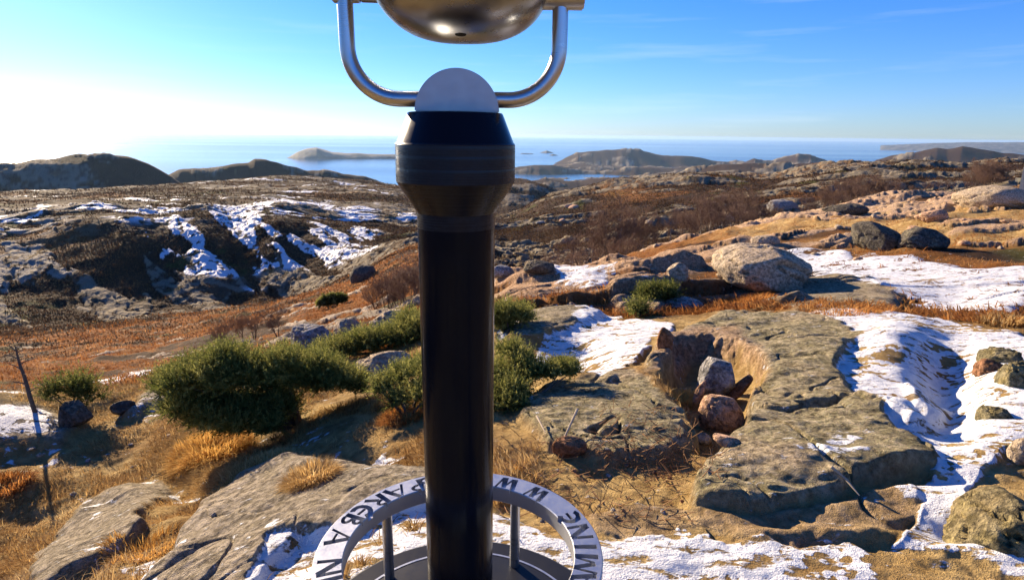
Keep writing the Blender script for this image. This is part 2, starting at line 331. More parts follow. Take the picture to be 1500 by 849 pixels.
# snow: broken by the bumps it lies between; frost only in speckles
mic = np.zeros_like(gz); mic[S] = base_near
sn = snow * sst(-.62, -.34, fbm(rot(Xf, Yf, .35)[0] / 2.2, rot(Xf, Yf, .35)[1], .20, 450, 4) + (.45 * fbm(Xf, Yf, .05, 455, 2) + .3 * fbm(Xf, Yf, .022, 457, 2)) - .10 * sst(2.6, 2.0, RR))
fr = frost * sst(.0, .35, fbm(Xf, Yf, .10, 460, 3) + .25 * fbm(Xf, Yf, .5, 465, 2)) * .85
u, v = rot(Xf, Yf, -.95)
streak = fbm(u / 3.8, v, .9, 470, 6, .65)
hill = sst(84, 89, RR + 5 * n_d) * (1 - sst(140, 200, RR)) * (1 - sst(D(-14), D(-10), AZ)) * (.50 + .50 * sst(D(-36), D(-31), AZ))
patch = sst(-.12, .18, fbm(Xf, Yf, 13, 480, 3) + .22)
hs = hill * (.30 + .70 * sst(.1, .6, rockf)) * sst(-.46, -.22, streak + .3 * (idm - .35)) * patch
hs = np.maximum(hs, .8 * sst(100, 130, RR) * (1 - sst(380, 500, RR)) * rockf * sst(.12, .3, fbm(Xf, Yf, 7, 490, 4)) * (1 - sst(D(-10), D(-4), AZ)))
hs = np.maximum(hs, .5 * sst(420, 600, RR) * rockf * sst(.1, .35, fbm(Xf, Yf, 25, 495, 3)))
sn = sn * (1 - .15 * (1 - sst(2.1, 2.9, RR)))
snowm = np.clip(np.maximum(np.maximum(sn, fr), hs), 0, 1).astype(F32)
near = (1 - sst(10, 60, RR)).astype(F32)

# ------------------------------------------------------------------ helpers for objects
def new_obj(name, me, mat=None, parent=None):
    o = bpy.data.objects.new(name, me); COL.objects.link(o)
    if mat is not None and me is not None: me.materials.append(mat)
    if parent is not None: o.parent = parent
    return o
def tag(o, label=None, cat=None, group=None, kind=None):
    for k, v in (('label', label), ('category', cat), ('group', group), ('kind', kind)):
        if v: o[k] = v
    return o
def np_mesh(name, co, faces, smooth=True):
    """faces: (n,3) or (n,4) array, or a list of such arrays"""
    me = bpy.data.meshes.new(name); fl = faces if isinstance(faces, list) else [faces]
    fl = [np.asarray(f, np.int32) for f in fl if len(f)]
    co = np.asarray(co, F32); me.vertices.add(len(co)); me.vertices.foreach_set('co', co.ravel())
    tot = np.concatenate([np.full(len(f), f.shape[1], np.int32) for f in fl]); idx = np.concatenate([f.ravel() for f in fl])
    me.loops.add(len(idx)); me.loops.foreach_set('vertex_index', idx)
    me.polygons.add(len(tot)); st = np.concatenate([[0], np.cumsum(tot)[:-1]]).astype(np.int32)
    me.polygons.foreach_set('loop_start', st)
    me.polygons.foreach_set('use_smooth', np.full(len(tot), smooth, bool))
    me.update(calc_edges=True); me.validate()
    return me
def colattr(me, name, rgba):
    a = me.attributes.new(name, 'FLOAT_COLOR', 'POINT'); a.data.foreach_set('color', np.asarray(rgba, F32).ravel())
lrs = np.log(rs)
def ground(x, y):
    x = np.atleast_1d(np.asarray(x, float)); y = np.atleast_1d(np.asarray(y, float))
    a = np.arctan2(x, y); r = np.hypot(x, y)
    i = np.clip(np.searchsorted(rs, r) - 1, 0, NR - 2); j = np.clip(np.searchsorted(azs, a) - 1, 0, NA - 2)
    t = np.clip((r - rs[i]) / (rs[i + 1] - rs[i]), 0, 1); q = np.clip((a - azs[j]) / (azs[j + 1] - azs[j]), 0, 1)
    return (Zfin[i, j] * (1 - t) + Zfin[i + 1, j] * t) * (1 - q) + (Zfin[i, j + 1] * (1 - t) + Zfin[i + 1, j + 1] * t) * q
def at(px, py, rmin=1.3, rmax=4000):
    """the place on the ground seen at a photo point"""
    d = ray(px, py); hd = math.hypot(d[0], d[1]); ux, uy, uz = d[0] / hd, d[1] / hd, d[2] / hd
    rr0 = np.exp(np.linspace(math.log(rmin), math.log(rmax), 4000))
    g = ground(ux * rr0, uy * rr0); hit = np.nonzero(g >= EYE + uz * rr0)[0]
    r = rr0[hit[0]] if len(hit) else rmax
    return np.array([ux * r, uy * r, float(ground(ux * r, uy * r)[0])]), r
# ------------------------------------------------------------------ materials
class NT:
    def __init__(s, name):
        s.m = bpy.data.materials.new(name); s.m.use_nodes = True; s.t = s.m.node_tree; s.t.nodes.clear()
        s.out = s.t.nodes.new('ShaderNodeOutputMaterial'); s.b = s.t.nodes.new('ShaderNodeBsdfPrincipled')
        s.t.links.new(s.b.outputs[0], s.out.inputs[0])
    def n(s, typ, **k):
        n = s.t.nodes.new(typ)
        for a, v in k.items(): setattr(n, a, v)
        return n
    def l(s, a, b): s.t.links.new(a, b)
    def set(s, inp, v):
        if hasattr(v, 'is_output') or isinstance(v, bpy.types.NodeSocket): s.l(v, inp)
        else: inp.default_value = v
    def pos(s): return s.n('ShaderNodeNewGeometry').outputs['Position']
    def obj(s): return s.n('ShaderNodeTexCoord').outputs['Object']
    def map(s, v, scale=(1, 1, 1), rot=(0, 0, 0)):
        m = s.n('ShaderNodeMapping'); s.l(v, m.inputs[0]); m.inputs['Scale'].default_value = scale; m.inputs['Rotation'].default_value = rot; return m.outputs[0]
    def noise(s, v, scale, detail=4, rough=.6, dist=0.0):
        n = s.n('ShaderNodeTexNoise'); s.l(v, n.inputs['Vector']); n.inputs['Scale'].default_value = scale
        n.inputs['Detail'].default_value = detail; n.inputs['Roughness'].default_value = rough; n.inputs['Distortion'].default_value = dist; return n.outputs['Fac']
    def rng(s, v, a, b, c=0.0, d=1.0):
        n = s.n('ShaderNodeMapRange'); s.l(v, n.inputs[0])
        for i, q in enumerate((a, b, c, d)): n.inputs[i + 1].default_value = q
        return n.outputs[0]
    def mix(s, f, a, b, blend='MIX'):
        n = s.n('ShaderNodeMix', data_type='RGBA', blend_type=blend); s.set(n.inputs[0], f)
        for i, v in ((6, a), (7, b)):
            if isinstance(v, tuple): n.inputs[i].default_value = (*v, 1) if len(v) == 3 else v
            else: s.l(v, n.inputs[i])
        return n.outputs[2]
    def math(s, op, a, b=0.0, c=None):
        n = s.n('ShaderNodeMath', operation=op); s.set(n.inputs[0], a); s.set(n.inputs[1], b)
        if c is not None: s.set(n.inputs[2], c)
        return n.outputs[0]
    def attr(s, name):
        n = s.n('ShaderNodeAttribute'); n.attribute_name = name; return n
    def sep(s, c):
        n = s.n('ShaderNodeSeparateColor'); s.l(c, n.inputs[0]); return n.outputs
    def bump(s, h, strength=.5, dist=.02):
        n = s.n('ShaderNodeBump'); s.set(n.inputs['Strength'], strength); n.inputs['Distance'].default_value = dist; s.l(h, n.inputs['Height'])
        s.l(n.outputs[0], s.b.inputs['Normal']); return n
    def done(s, col=None, rough=.8, metal=0.0, spec=.3, tint=(1, 1, 1)):
        if col is not None:
            if isinstance(col, tuple): s.b.inputs['Base Color'].default_value = (*col, 1)
            else: s.l(col, s.b.inputs['Base Color'])
        s.set(s.b.inputs['Roughness'], rough); s.set(s.b.inputs['Metallic'], metal); s.b.inputs['Specular IOR Level'].default_value = spec; s.b.inputs['Specular Tint'].default_value = (*tint, 1)
        return s.m

def ground_material():
    k = NT('ground cover'); P = k.pos()
    A = k.attr('cover_a'); B = k.attr('cover_b'); a = k.sep(A.outputs['Color']); b = k.sep(B.outputs['Color'])
    sn, rk, ru, mo = a[0], a[1], a[2], A.outputs['Alpha']; st, li, pk, nr = b[0], b[1], b[2], B.outputs['Alpha']
    n1 = k.noise(P, 55, 5, .7); n2 = k.noise(P, 9, 6, .7); n3 = k.noise(P, 1.3, 4, .6); n4 = k.noise(P, .12, 4, .6); nf = k.noise(P, 220, 2, .6)
    # heath
    heath = k.mix(k.rng(n2, .35, .7), (.026, .017, .011), (.075, .042, .022))
    heath = k.mix(k.rng(n4, .4, .65), heath, k.mix(k.rng(n2, .3, .7), (.030, .019, .012), (.085, .047, .025)))
    rust = k.mix(k.rng(n2, .3, .7), (.10, .036, .010), (.36, .135, .030)); rust = k.mix(k.rng(n3, .4, .7), rust, k.mix(n1, (.17, .075, .022), (.34, .19, .07)))
    straw = k.mix(k.rng(n2, .32, .68), (.28, .18, .065), (.68, .50, .23)); straw = k.mix(k.rng(n3, .45, .72), straw, (.30, .17, .06))
    moss = k.mix(n2, (.035, .045, .012), (.10, .11, .03))
    g1 = k.mix(k.rng(n1, .35, .65), (.26, .225, .18), (.48, .42, .345)); g1 = k.mix(k.rng(n3, .38, .66), g1, k.mix(n2, (.33, .285, .23), (.58, .51, .42)))
    gp = k.mix(k.rng(n2, .3, .7), (.42, .26, .16), (.64, .46, .31))
    gl = k.mix(k.rng(n2, .36, .62), (.19, .165, .10), (.56, .48, .34)); gl = k.mix(k.rng(n1, .42, .62), gl, (.36, .34, .21))
    gl = k.mix(k.rng(n3, .52, .7), gl, (.52, .43, .31))
    n5 = k.noise(P, 24, 6, .72); n6 = k.noise(k.map(P, (1, 1, 2.5)), 5, 5, .7)
    spk = k.mix(k.rng(n5, .40, .60), (.45, .43, .38), (1.35, 1.32, 1.27)); spk = k.mix(k.rng(n6, .54, .62), spk, k.mix(k.rng(n1, .4, .6), (.5, .5, .47), (1.05, 1.0, .85)))
    r_ = k.mix(pk, g1, gp); r_ = k.mix(li, r_, gl)
    r_ = k.mix(1.0, r_, spk, 'MULTIPLY'); r_ = k.mix(k.rng(nr, 0, .7, .55, 0), r_, k.mix(n2, (.06, .05, .04), (.14, .12, .095)))
    snow = k.mix(k.rng(n2, .3, .7), (.60, .64, .70), (.78, .80, .83))
    c = k.mix(mo, heath, moss); c = k.mix(ru, c, rust); c = k.mix(st, c, straw); c = k.mix(rk, c, r_)
    n7 = k.noise(k.map(P, (1, 2.4, 1), (0, 0, .35)), 7, 5, .7)
    snm = k.math('ADD', k.math('MULTIPLY', sn, .84), k.math('ADD', k.math('MULTIPLY', k.math('SUBTRACT', n1, .5), .8), k.math('MULTIPLY', k.math('MULTIPLY', k.math('SUBTRACT', n7, .50), 3.2), nr)))
    snm = k.rng(snm, .42, .62)
    c = k.mix(snm, c, snow)
    h = k.math('ADD', k.math('ADD', k.math('MULTIPLY', n5, 1.1), k.math('MULTIPLY', n2, 1.6)), k.math('ADD', k.math('MULTIPLY', n1, .55), k.math('MULTIPLY', nf, .3)))
    h = k.math('ADD', h, k.math('MULTIPLY', snm, k.math('ADD', k.math('MULTIPLY', n7, 1.6), .2)))
    k.bump(h, k.math('MULTIPLY', nr, k.rng(snm, 0, 1, 1.0, .6)), .05)
    b1 = [n for n in k.t.nodes if n.type == 'BUMP'][0]; b2 = k.n('ShaderNodeBump'); b2.inputs['Distance'].default_value = 1.6
    k.l(k.rng(nr, 0, .8, .8, 0), b2.inputs['Strength']); k.l(k.noise(P, .55, 5, .65), b2.inputs['Height']); k.l(b2.outputs[0], b1.inputs['Normal'])
    return k.done(c, k.rng(snm, 0, 1, .95, .6), 0, .06)
M_GROUND = ground_material()
ii = np.arange(NR * NA).reshape(NR, NA)
faces = np.stack([ii[:-1, :-1], ii[:-1, 1:], ii[1:, 1:], ii[1:, :-1]], -1).reshape(-1, 4)
me = np_mesh('ground', np.stack([X, Y, Zfin], -1).reshape(-1, 3), faces)
colattr(me, 'cover_a', np.stack([snowm, rock, rust, moss], -1).reshape(-1, 4))
colattr(me, 'cover_b', np.stack([straw, lichen, pink, near], -1).reshape(-1, 4))
tag(new_obj('ground', me, M_GROUND), kind='structure')

# ------------------------------------------------------------------ sea
k = NT('sea water'); P = k.pos()
w1 = k.noise(k.map(P, (.012, .03, 1), (0, 0, .6)), 1, 5, .6); w2 = k.noise(k.map(P, (.0006, .0016, 1), (0, 0, .9)), 1, 4, .55)
w3 = k.noise(k.map(P, (.00012, .0009, 1), (0, 0, .2)), 1, 3, .55)
k.bump(w1, .2, 5.0)
c = k.mix(k.rng(w2, .35, .65), (.004, .046, .12), (.009, .072, .165))
M_SEA = k.done(c, k.rng(w3, .35, .65, .13, .22), 0, .5)
n = 256; R = [0.0, 900, 2500, 6000, 15000, 42000]
co = [(0, 0, SEA)]; fc3 = []; fc4 = []
for i, r in enumerate(R[1:]):
    for j in range(n): co.append((r * math.cos(2 * math.pi * j / n), r * math.sin(2 * math.pi * j / n), SEA))
for j in range(n): fc3.append((0, 1 + j, 1 + (j + 1) % n))
for i in range(len(R) - 2):
    for j in range(n):
        a, b = 1 + i * n + j, 1 + i * n + (j + 1) % n; fc4.append((a, a + n, b + n, b))
tag(new_obj('sea', np_mesh('sea', co, [np.array(fc3), np.array(fc4)]), M_SEA), kind='structure')

# ------------------------------------------------------------------ islands and the farthest headland
k = NT('island heath and rock'); P = k.pos()
a_ = k.noise(P, .012, 5, .65); b_ = k.noise(P, .05, 4, .6)
M_ISLE = k.done(k.mix(k.rng(a_, .42, .62), k.mix(b_, (.018, .018, .014), (.05, .042, .03)), k.mix(b_, (.08, .07, .06), (.18, .165, .15))), .9)
def island(name, r, prof, seed, label_none=None):
    """an island whose skyline follows the photo points prof at distance r; as deep as it is high times ten"""
    q = sorted(azr(x, y, r=r) for x, y in prof)
    a = np.array([v[0] for v in q]); z = np.array([v[2] for v in q])
    L = (a[-1] - a[0]) * r; nu = int(np.clip(L / 6, 30, 220)); nv = 26
    uu = np.linspace(0, 1, nu); vv = np.linspace(-1, 1, nv)
    top = np.interp(a[0] + uu * (a[-1] - a[0]), a, z) - SEA
    wd = np.maximum(top, 1) * 3.2 + .10 * L * np.sqrt(np.clip(1 - (2 * uu - 1) ** 2, 0, 1))
    AA = (a[0] + uu * (a[-1] - a[0]))[:, None]; V = vv[None, :]
    rad_ = r + V * wd[:, None]
    x = np.sin(AA) * rad_; y = np.cos(AA) * rad_
    hgt = (top[:, None] + 4) * (1 - V ** 2) ** .8 - 4
    hgt = hgt + np.minimum(top[:, None] * .25, 12) * fbm(x, y, 90, seed, 4) * (1 - V ** 2) * (1 - np.exp(-(np.abs(V) * 3) ** 2) * .6)
    co = np.stack([x, y, SEA + hgt], -1).reshape(-1, 3)
    g = np.arange(nu * nv).reshape(nu, nv)
    f = np.stack([g[:-1, :-1], g[1:, :-1], g[1:, 1:], g[:-1, 1:]], -1).reshape(-1, 4)
    return tag(new_obj(name, np_mesh(name, co, f), M_ISLE), kind='structure')
island('island', 4050, [(420, 231), (424, 229.5), (436, 222), (446, 218.5), (455, 217), (464, 216.3), (472, 219), (486, 223), (505, 224.5), (522, 224), (540, 225.5), (560, 226), (580, 226), (600, 227), (612, 231)], 1)
island('island', 6000, [(328, 222.5), (334, 220.5), (345, 219.5), (354, 220.5), (362, 222.7)], 2)
island('island', 6800, [(542, 220.5), (556, 218), (566, 217.3), (580, 217.6), (600, 218), (616, 220.5)], 3)
island('island', 3250, [(508, 246.5), (514, 245.3), (523, 246.9)], 4)
island('island', 5200, [(756, 227), (765, 224.2), (780, 224.8), (786, 227.5)], 5)
island('island', 5600, [(788, 224.5), (801, 220.6), (813, 224.5)], 6)
island('island', 4700, [(755, 231.6), (770, 228.6), (787, 231.9)], 7)
island('island', 4900, [(798, 229.3), (810, 225.6), (828, 229.8)], 8)
island('island', 11000, [(1290, 213), (1340, 210.8), (1380, 209.2), (1430, 208.3), (1470, 208.6), (1520, 208), (1620, 207), (1720, 211)], 9)

# the air between here and the coast
hz = MBox = bpy.data.meshes.new('haze'); a_ = 42600.0
hz.from_pydata([(x, y, z) for z in (SEA - 51, 12.0) for x, y in ((-a_, -a_), (a_, -a_), (a_, a_), (-a_, a_))], [], [(3, 2, 1, 0), (4, 5, 6, 7), (0, 1, 5, 4), (1, 2, 6, 5), (2, 3, 7, 6), (3, 0, 4, 7)])
km = bpy.data.materials.new('haze'); km.use_nodes = True; km.node_tree.nodes.clear()
ko = km.node_tree.nodes.new('ShaderNodeOutputMaterial'); kv = km.node_tree.nodes.new('ShaderNodeVolumePrincipled'); km.node_tree.links.new(kv.outputs[0], ko.inputs['Volume'])
kv.inputs['Color'].default_value = (.42, .66, 1, 1); kv.inputs['Density'].default_value = 3.6e-5; kv.inputs['Anisotropy'].default_value = .3
tag(new_obj('haze', hz, km), kind='stuff')

# ------------------------------------------------------------------ daylight
SUN_EL, SUN_AZ = rad(18), rad(-41)
world = bpy.data.worlds.new('World'); scene.world = world; world.use_nodes = True
wt = world.node_tree; bg = wt.nodes['Background']
sky = wt.nodes.new('ShaderNodeTexSky'); sky.sky_type = 'NISHITA'; sky.sun_disc = False
sky.sun_elevation = SUN_EL; sky.sun_rotation = SUN_AZ % (2 * math.pi); sky.altitude = 150; sky.air_density = 1.0; sky.dust_density = .13; sky.ozone_density = 2.0
WN = lambda t: wt.nodes.new(t)
tc = WN('ShaderNodeTexCoord'); mp = WN('ShaderNodeMapping'); wt.links.new(tc.outputs['Generated'], mp.inputs[0]); mp.inputs['Scale'].default_value = (1.6, 1.6, 22); mp.inputs['Rotation'].default_value = (.06, .03, .4)
cn = WN('ShaderNodeTexNoise'); wt.links.new(mp.outputs[0], cn.inputs['Vector']); cn.inputs['Scale'].default_value = 2.2; cn.inputs['Detail'].default_value = 6; cn.inputs['Roughness'].default_value = .55
cr = WN('ShaderNodeMapRange'); wt.links.new(cn.outputs['Fac'], cr.inputs[0]); cr.inputs[1].default_value = .54; cr.inputs[2].default_value = .8; cr.inputs[3].default_value = 0; cr.inputs[4].default_value = .14
tn = WN('ShaderNodeMix'); tn.data_type = 'RGBA'; tn.blend_type = 'MULTIPLY'; tn.inputs[0].default_value = 1; wt.links.new(sky.outputs[0], tn.inputs[6]); tn.inputs[7].default_value = (.58, .80, 1.42, 1)
hs_ = WN('ShaderNodeHueSaturation'); hs_.inputs['Saturation'].default_value = 1.12; wt.links.new(tn.outputs[2], hs_.inputs['Color'])
mx = WN('ShaderNodeMix'); mx.data_type = 'RGBA'; wt.links.new(cr.outputs[0], mx.inputs[0]); wt.links.new(hs_.outputs[0], mx.inputs[6]); mx.inputs[7].default_value = (9, 9.2, 9.6, 1)
wt.links.new(mx.outputs[2], bg.inputs['Color']); bg.inputs['Strength'].default_value = .05
sd = bpy.data.lights.new('sun', 'SUN'); sd.energy = 5.0; sd.angle = rad(.5); sd.color = (1, .78, .52)
so = bpy.data.objects.new('sun', sd); COL.objects.link(so)
sdir = Vector((math.sin(SUN_AZ) * math.cos(SUN_EL), math.cos(SUN_AZ) * math.cos(SUN_EL), math.sin(SUN_EL)))
so.rotation_euler = sdir.to_track_quat('Z', 'Y').to_euler()
scene.view_settings.view_transform = 'Standard'; scene.view_settings.look = 'None'; scene.view_settings.gamma = 1; scene.view_settings.use_curve_mapping = False
scene.view_settings.exposure = 1.55
scene.cycles.use_denoising = True
scene.cycles.max_bounces = 6; scene.cycles.diffuse_bounces = 3
# ------------------------------------------------------------------ the viewing telescope on its post
AXX, AXY = -0.1290, 1.4
def steel(name, base, rough, aniso_scale=(1, 1, 60), var=.12, metal=1.0, spec=.5, mott=.9, tint=(1, 1, 1)):
    k = NT(name); o = k.obj(); n = k.noise(k.map(o, aniso_scale), 9, 3, .6); m = k.noise(o, 14, 4, .65)
    c = k.mix(k.rng(m, .3, .75), tuple(v * mott for v in base), base)
    k.bump(n, .05 if metal > .9 else .004, .002)
    return k.done(c, k.math('ADD', k.rng(n, .3, .7, rough - var / 2, rough + var / 2), k.rng(m, .4, .7, 0, .08)), metal, spec, tint)
M_STEEL = steel('brushed stainless steel', (.52, .55, .60), .30)
M_STEEL2 = steel('dull zinc plate', (.50, .52, .55), .5, (8, 8, 8), .08, mott=.95)
M_HOUS = steel('smooth grey metal housing', (.33, .345, .37), .27, (2, 2, 2), .05)
M_BLACK = steel('black lacquered steel', (.006, .0065, .010), .16, (3, 3, .6), .02, 0.0, .16, tint=(.5, .7, 1))
M_COLLAR = steel('turned dark steel', (.014, .0135, .016), .24, (.4, .4, 120), .14, .1, .28, tint=(.6, .75, 1))
M_RINGM = steel('galvanised step ring', (.44, .46, .50), .42, (20, 20, 20), .15, .85)
M_BASE = steel('dark painted base plate', (.014, .016, .024), .45, (20, 20, 20), .1, 0.0, .15)
M_HOLE = NT('black hollow').done((.004, .004, .004), .9)

class MB:
    def __init__(s): s.v = []; s.f = []
    def lathe(s, prof, n=72, cap=True, c=(0, 0)):
        b = len(s.v)
        for r, z in prof:
            for i in range(n): s.v.append((c[0] + r * math.cos(2 * math.pi * i / n), c[1] + r * math.sin(2 * math.pi * i / n), z))
        for k in range(len(prof) - 1):
            for i in range(n):
                j = (i + 1) % n; s.f.append((b + k * n + i, b + k * n + j, b + (k + 1) * n + j, b + (k + 1) * n + i))
        if cap:
            s.f.append(tuple(b + i for i in range(n))[::-1]); s.f.append(tuple(b + (len(prof) - 1) * n + i for i in range(n)))
        return s
    def tube(s, pts, r, n=20, cap=True):
        b = len(s.v); pts = [Vector(p) for p in pts]; N = len(pts); up = None
        for k, p in enumerate(pts):
            t = (pts[min(k + 1, N - 1)] - pts[max(k - 1, 0)]).normalized()
            if up is None: up = t.orthogonal().normalized()
            up = (up - t * up.dot(t)).normalized(); q = t.cross(up)
            rr = float(r[k] if isinstance(r, (list, tuple)) else r)
            for i in range(n):
                a = 2 * math.pi * i / n; s.v.append(tuple(p + rr * (math.cos(a) * up + math.sin(a) * q)))
        for k in range(N - 1):
            for i in range(n):
                j = (i + 1) % n; s.f.append((b + k * n + i, b + k * n + j, b + (k + 1) * n + j, b + (k + 1) * n + i))
        if cap: s.f.append(tuple(b + i for i in range(n))[::-1]); s.f.append(tuple(b + (N - 1) * n + i for i in range(n)))
        return s
    def prism(s, poly, z0, z1):
        b = len(s.v); n = len(poly)
        for z in (z0, z1):
            for x, y in poly: s.v.append((x, y, z))
        s.f.append(tuple(b + i for i in range(n))[::-1]); s.f.append(tuple(b + n + i for i in range(n)))
        for i in range(n): j = (i + 1) % n; s.f.append((b + i, b + j, b + n + j, b + n + i))
        return s
    def box(s, c, d):
        x, y, z = c; a, b_, e = d[0] / 2, d[1] / 2, d[2] / 2
        return s.prism([(x - a, y - b_), (x + a, y - b_), (x + a, y + b_), (x - a, y + b_)], z - e, z + e)
    def build(s, name, mat, parent=None, bevel=0.0, smooth=rad(16), sub=0):
        me = bpy.data.meshes.new(name); me.from_pydata(s.v, [], s.f)
        bm = bmesh.new(); bm.from_mesh(me); bmesh.ops.recalc_face_normals(bm, faces=bm.faces)
        if bevel:
            es = [e for e in bm.edges if len(e.link_faces) == 2 and e.calc_face_angle(0) > rad(40)]
            bmesh.ops.bevel(bm, geom=es, offset=bevel, segments=2, affect='EDGES', clamp_overlap=True)
        for f in bm.faces: f.smooth = True
        for e in bm.edges: e.smooth = not (len(e.link_faces) == 2 and e.calc_face_angle(0) > smooth)
        bm.to_mesh(me); bm.free()
        return new_obj(name, me, mat, parent)
def empty(name, loc, rz=0):
    o = bpy.data.objects.new(name, None); COL.objects.link(o); o.location = loc; o.rotation_euler = (0, 0, rz); o.empty_display_size = .1; return o

scope = tag(empty('viewing_telescope', (AXX, AXY, 0)), 'steel viewing telescope on a black post with a lettered step ring round its foot', 'telescope')
T = lambda: MB()
T().lathe([(.4, -.25), (.4, -.02)], 64).build('foundation', M_BASE, scope)
T().lathe([(.448, -.018), (.448, .010), (.440, .014), (.365, .014), (.363, .028), (.352, .030), (.12, .030)], 128).build('base_plate', M_BASE, scope)
T().lathe([(.366, .0142), (.368, .022), (.364, .031), (.357, .031), (.357, .028)], 128, cap=False).build('base_rim', M_RINGM, scope)
T().lathe([(.115, .0305), (.115, .045), (.110, .050), (.0868, .050)], 72).build('post_flange', M_BASE, scope)
T().lathe([(.0852, .03), (.0858, .3), (.0870, .8), (.0880, 1.205)], 96).build('post', M_BLACK, scope)
prof = [(.0885, 1.165), (.0885, 1.199)]
prof += [(.1290, 1.262), (.1325, 1.268)]
for z in (1.290, 1.3175, 1.3385): prof += [(.1325, z + .001), (.1325, z + .0095 * .7), (.13238, z + .0075), (.13238, z + .0085)]
prof = sorted(prof, key=lambda p: p[1]); prof += [(.1325, 1.3485), (.1305, 1.3515)]
T().lathe(prof, 128).build('collar', M_COLLAR, scope)
T().lathe([(.1300, 1.3512), (.1285, 1.354), (.1060, 1.410), (.1035, 1.4145), (.100, 1.4155)], 128).build('collar_top', M_BLACK, scope)
dc = .006
m = T(); pts = [(dc + .0900 * math.cos(a), 1.4163 + .0892 * math.sin(a)) for a in np.linspace(0, math.pi, 64)]
m.prism(pts, -.034, .034); m.v = [(x, -z, y) for x, y, z in m.v]; m.build('yoke_block', M_STEEL2, scope, bevel=.0025)
# the fork: a bent tube through the block
cx = -.0025; hw = .2268; zt = 1.4432; rc = .108; top = 1.655
pts = [(cx - hw, 0, top), (cx - hw, 0, zt + rc + .03)]
pts += [(cx - hw + rc * (1 - math.cos(a)), 0, zt + rc * (1 - math.sin(a))) for a in np.linspace(0, math.pi / 2, 18)]
pts += [(dc - .07, 0, zt), (dc + .07, 0, zt)] + [(cx + hw - rc * (1 - math.sin(a)), 0, zt + rc * (1 - math.cos(a))) for a in np.linspace(0, math.pi / 2, 18)]
pts += [(cx + hw, 0, zt + rc + .03), (cx + hw, 0, top)]
k1 = 2 + 18 + 1
T().tube(pts[:k1], .0168, 24).build('fork_arm', M_STEEL, scope); T().tube(pts[k1:], .0168, 24).build('fork_arm', M_STEEL, scope)
for sgn, a, b, dzp in ((-1, -.255, -.196, .008), (1, .176, .273, -.001)):
    hubm = T().tube([(a, 0, 1.6570 + dzp), (b, 0, 1.6570 + dzp)], .0305, 40); hubm.build('pivot_hub', M_STEEL, scope, bevel=.003)
T().tube([(-.1945, 0, 1.662), (-.145, 0, 1.661)], .026, 32).build('pivot_shaft', M_HOUS, scope, bevel=.002)
T().tube([(.140, 0, 1.657), (.1755, 0, 1.657)], .026, 32).build('pivot_shaft', M_HOUS, scope, bevel=.002)
# the binocular head, most of it above the picture
hx, hz = .0165, 1.694
vs = []; fs = []; nu, nv = 96, 64
for j in range(nv + 1):
    ph = -math.pi / 2 + math.pi * j / nv
    for i in range(nu):
        th = 2 * math.pi * i / nu; sgp = lambda v, e: math.copysign(abs(v) ** e, v)
        vs.append((hx + .189 * sgp(math.cos(ph), .8) * sgp(math.cos(th), .8), .185 * sgp(math.cos(ph), .8) * sgp(math.sin(th), .75) + .01, hz + .1325 * sgp(math.sin(ph), .92)))
for j in range(nv):
    for i in range(nu): fs.append((j * nu + i, j * nu + (i + 1) % nu, (j + 1) * nu + (i + 1) % nu, (j + 1) * nu + i))
m = T(); m.v = vs; m.f = fs; m.build('housing', M_HOUS, scope, smooth=rad(80))
for sx in (-.034, .034):
    e = T().tube([(hx + sx, -.15, 1.735), (hx + sx, -.235, 1.74)], .027, 32).build('eyepiece', M_BLACK, scope, bevel=.004)
    T().tube([(hx + sx, -.2355, 1.74), (hx + sx, -.237, 1.74)], .020, 28).build('lens', M_HOLE, e)
    h = T().tube([(hx + 1.9 * sx, .14, 1.72), (hx + 1.9 * sx, .27, 1.715)], .05, 40).build('objective_hood', M_HOUS, scope, bevel=.004)
    T().tube([(hx + 1.9 * sx, .2705, 1.715), (hx + 1.9 * sx, .2725, 1.715)], .043, 36).build('lens', M_HOLE, h)
# drain hole under the head, facing the viewer
m = T(); m.lathe([(.009, -.0012), (.009, .0012)], 28); o = m.build('drain_hole', M_HOLE, scope)
o.location = (hx + .002, -.060, 1.5672); o.rotation_euler = (rad(-18), 0, 0); o.scale = (1.3, .8, 1)

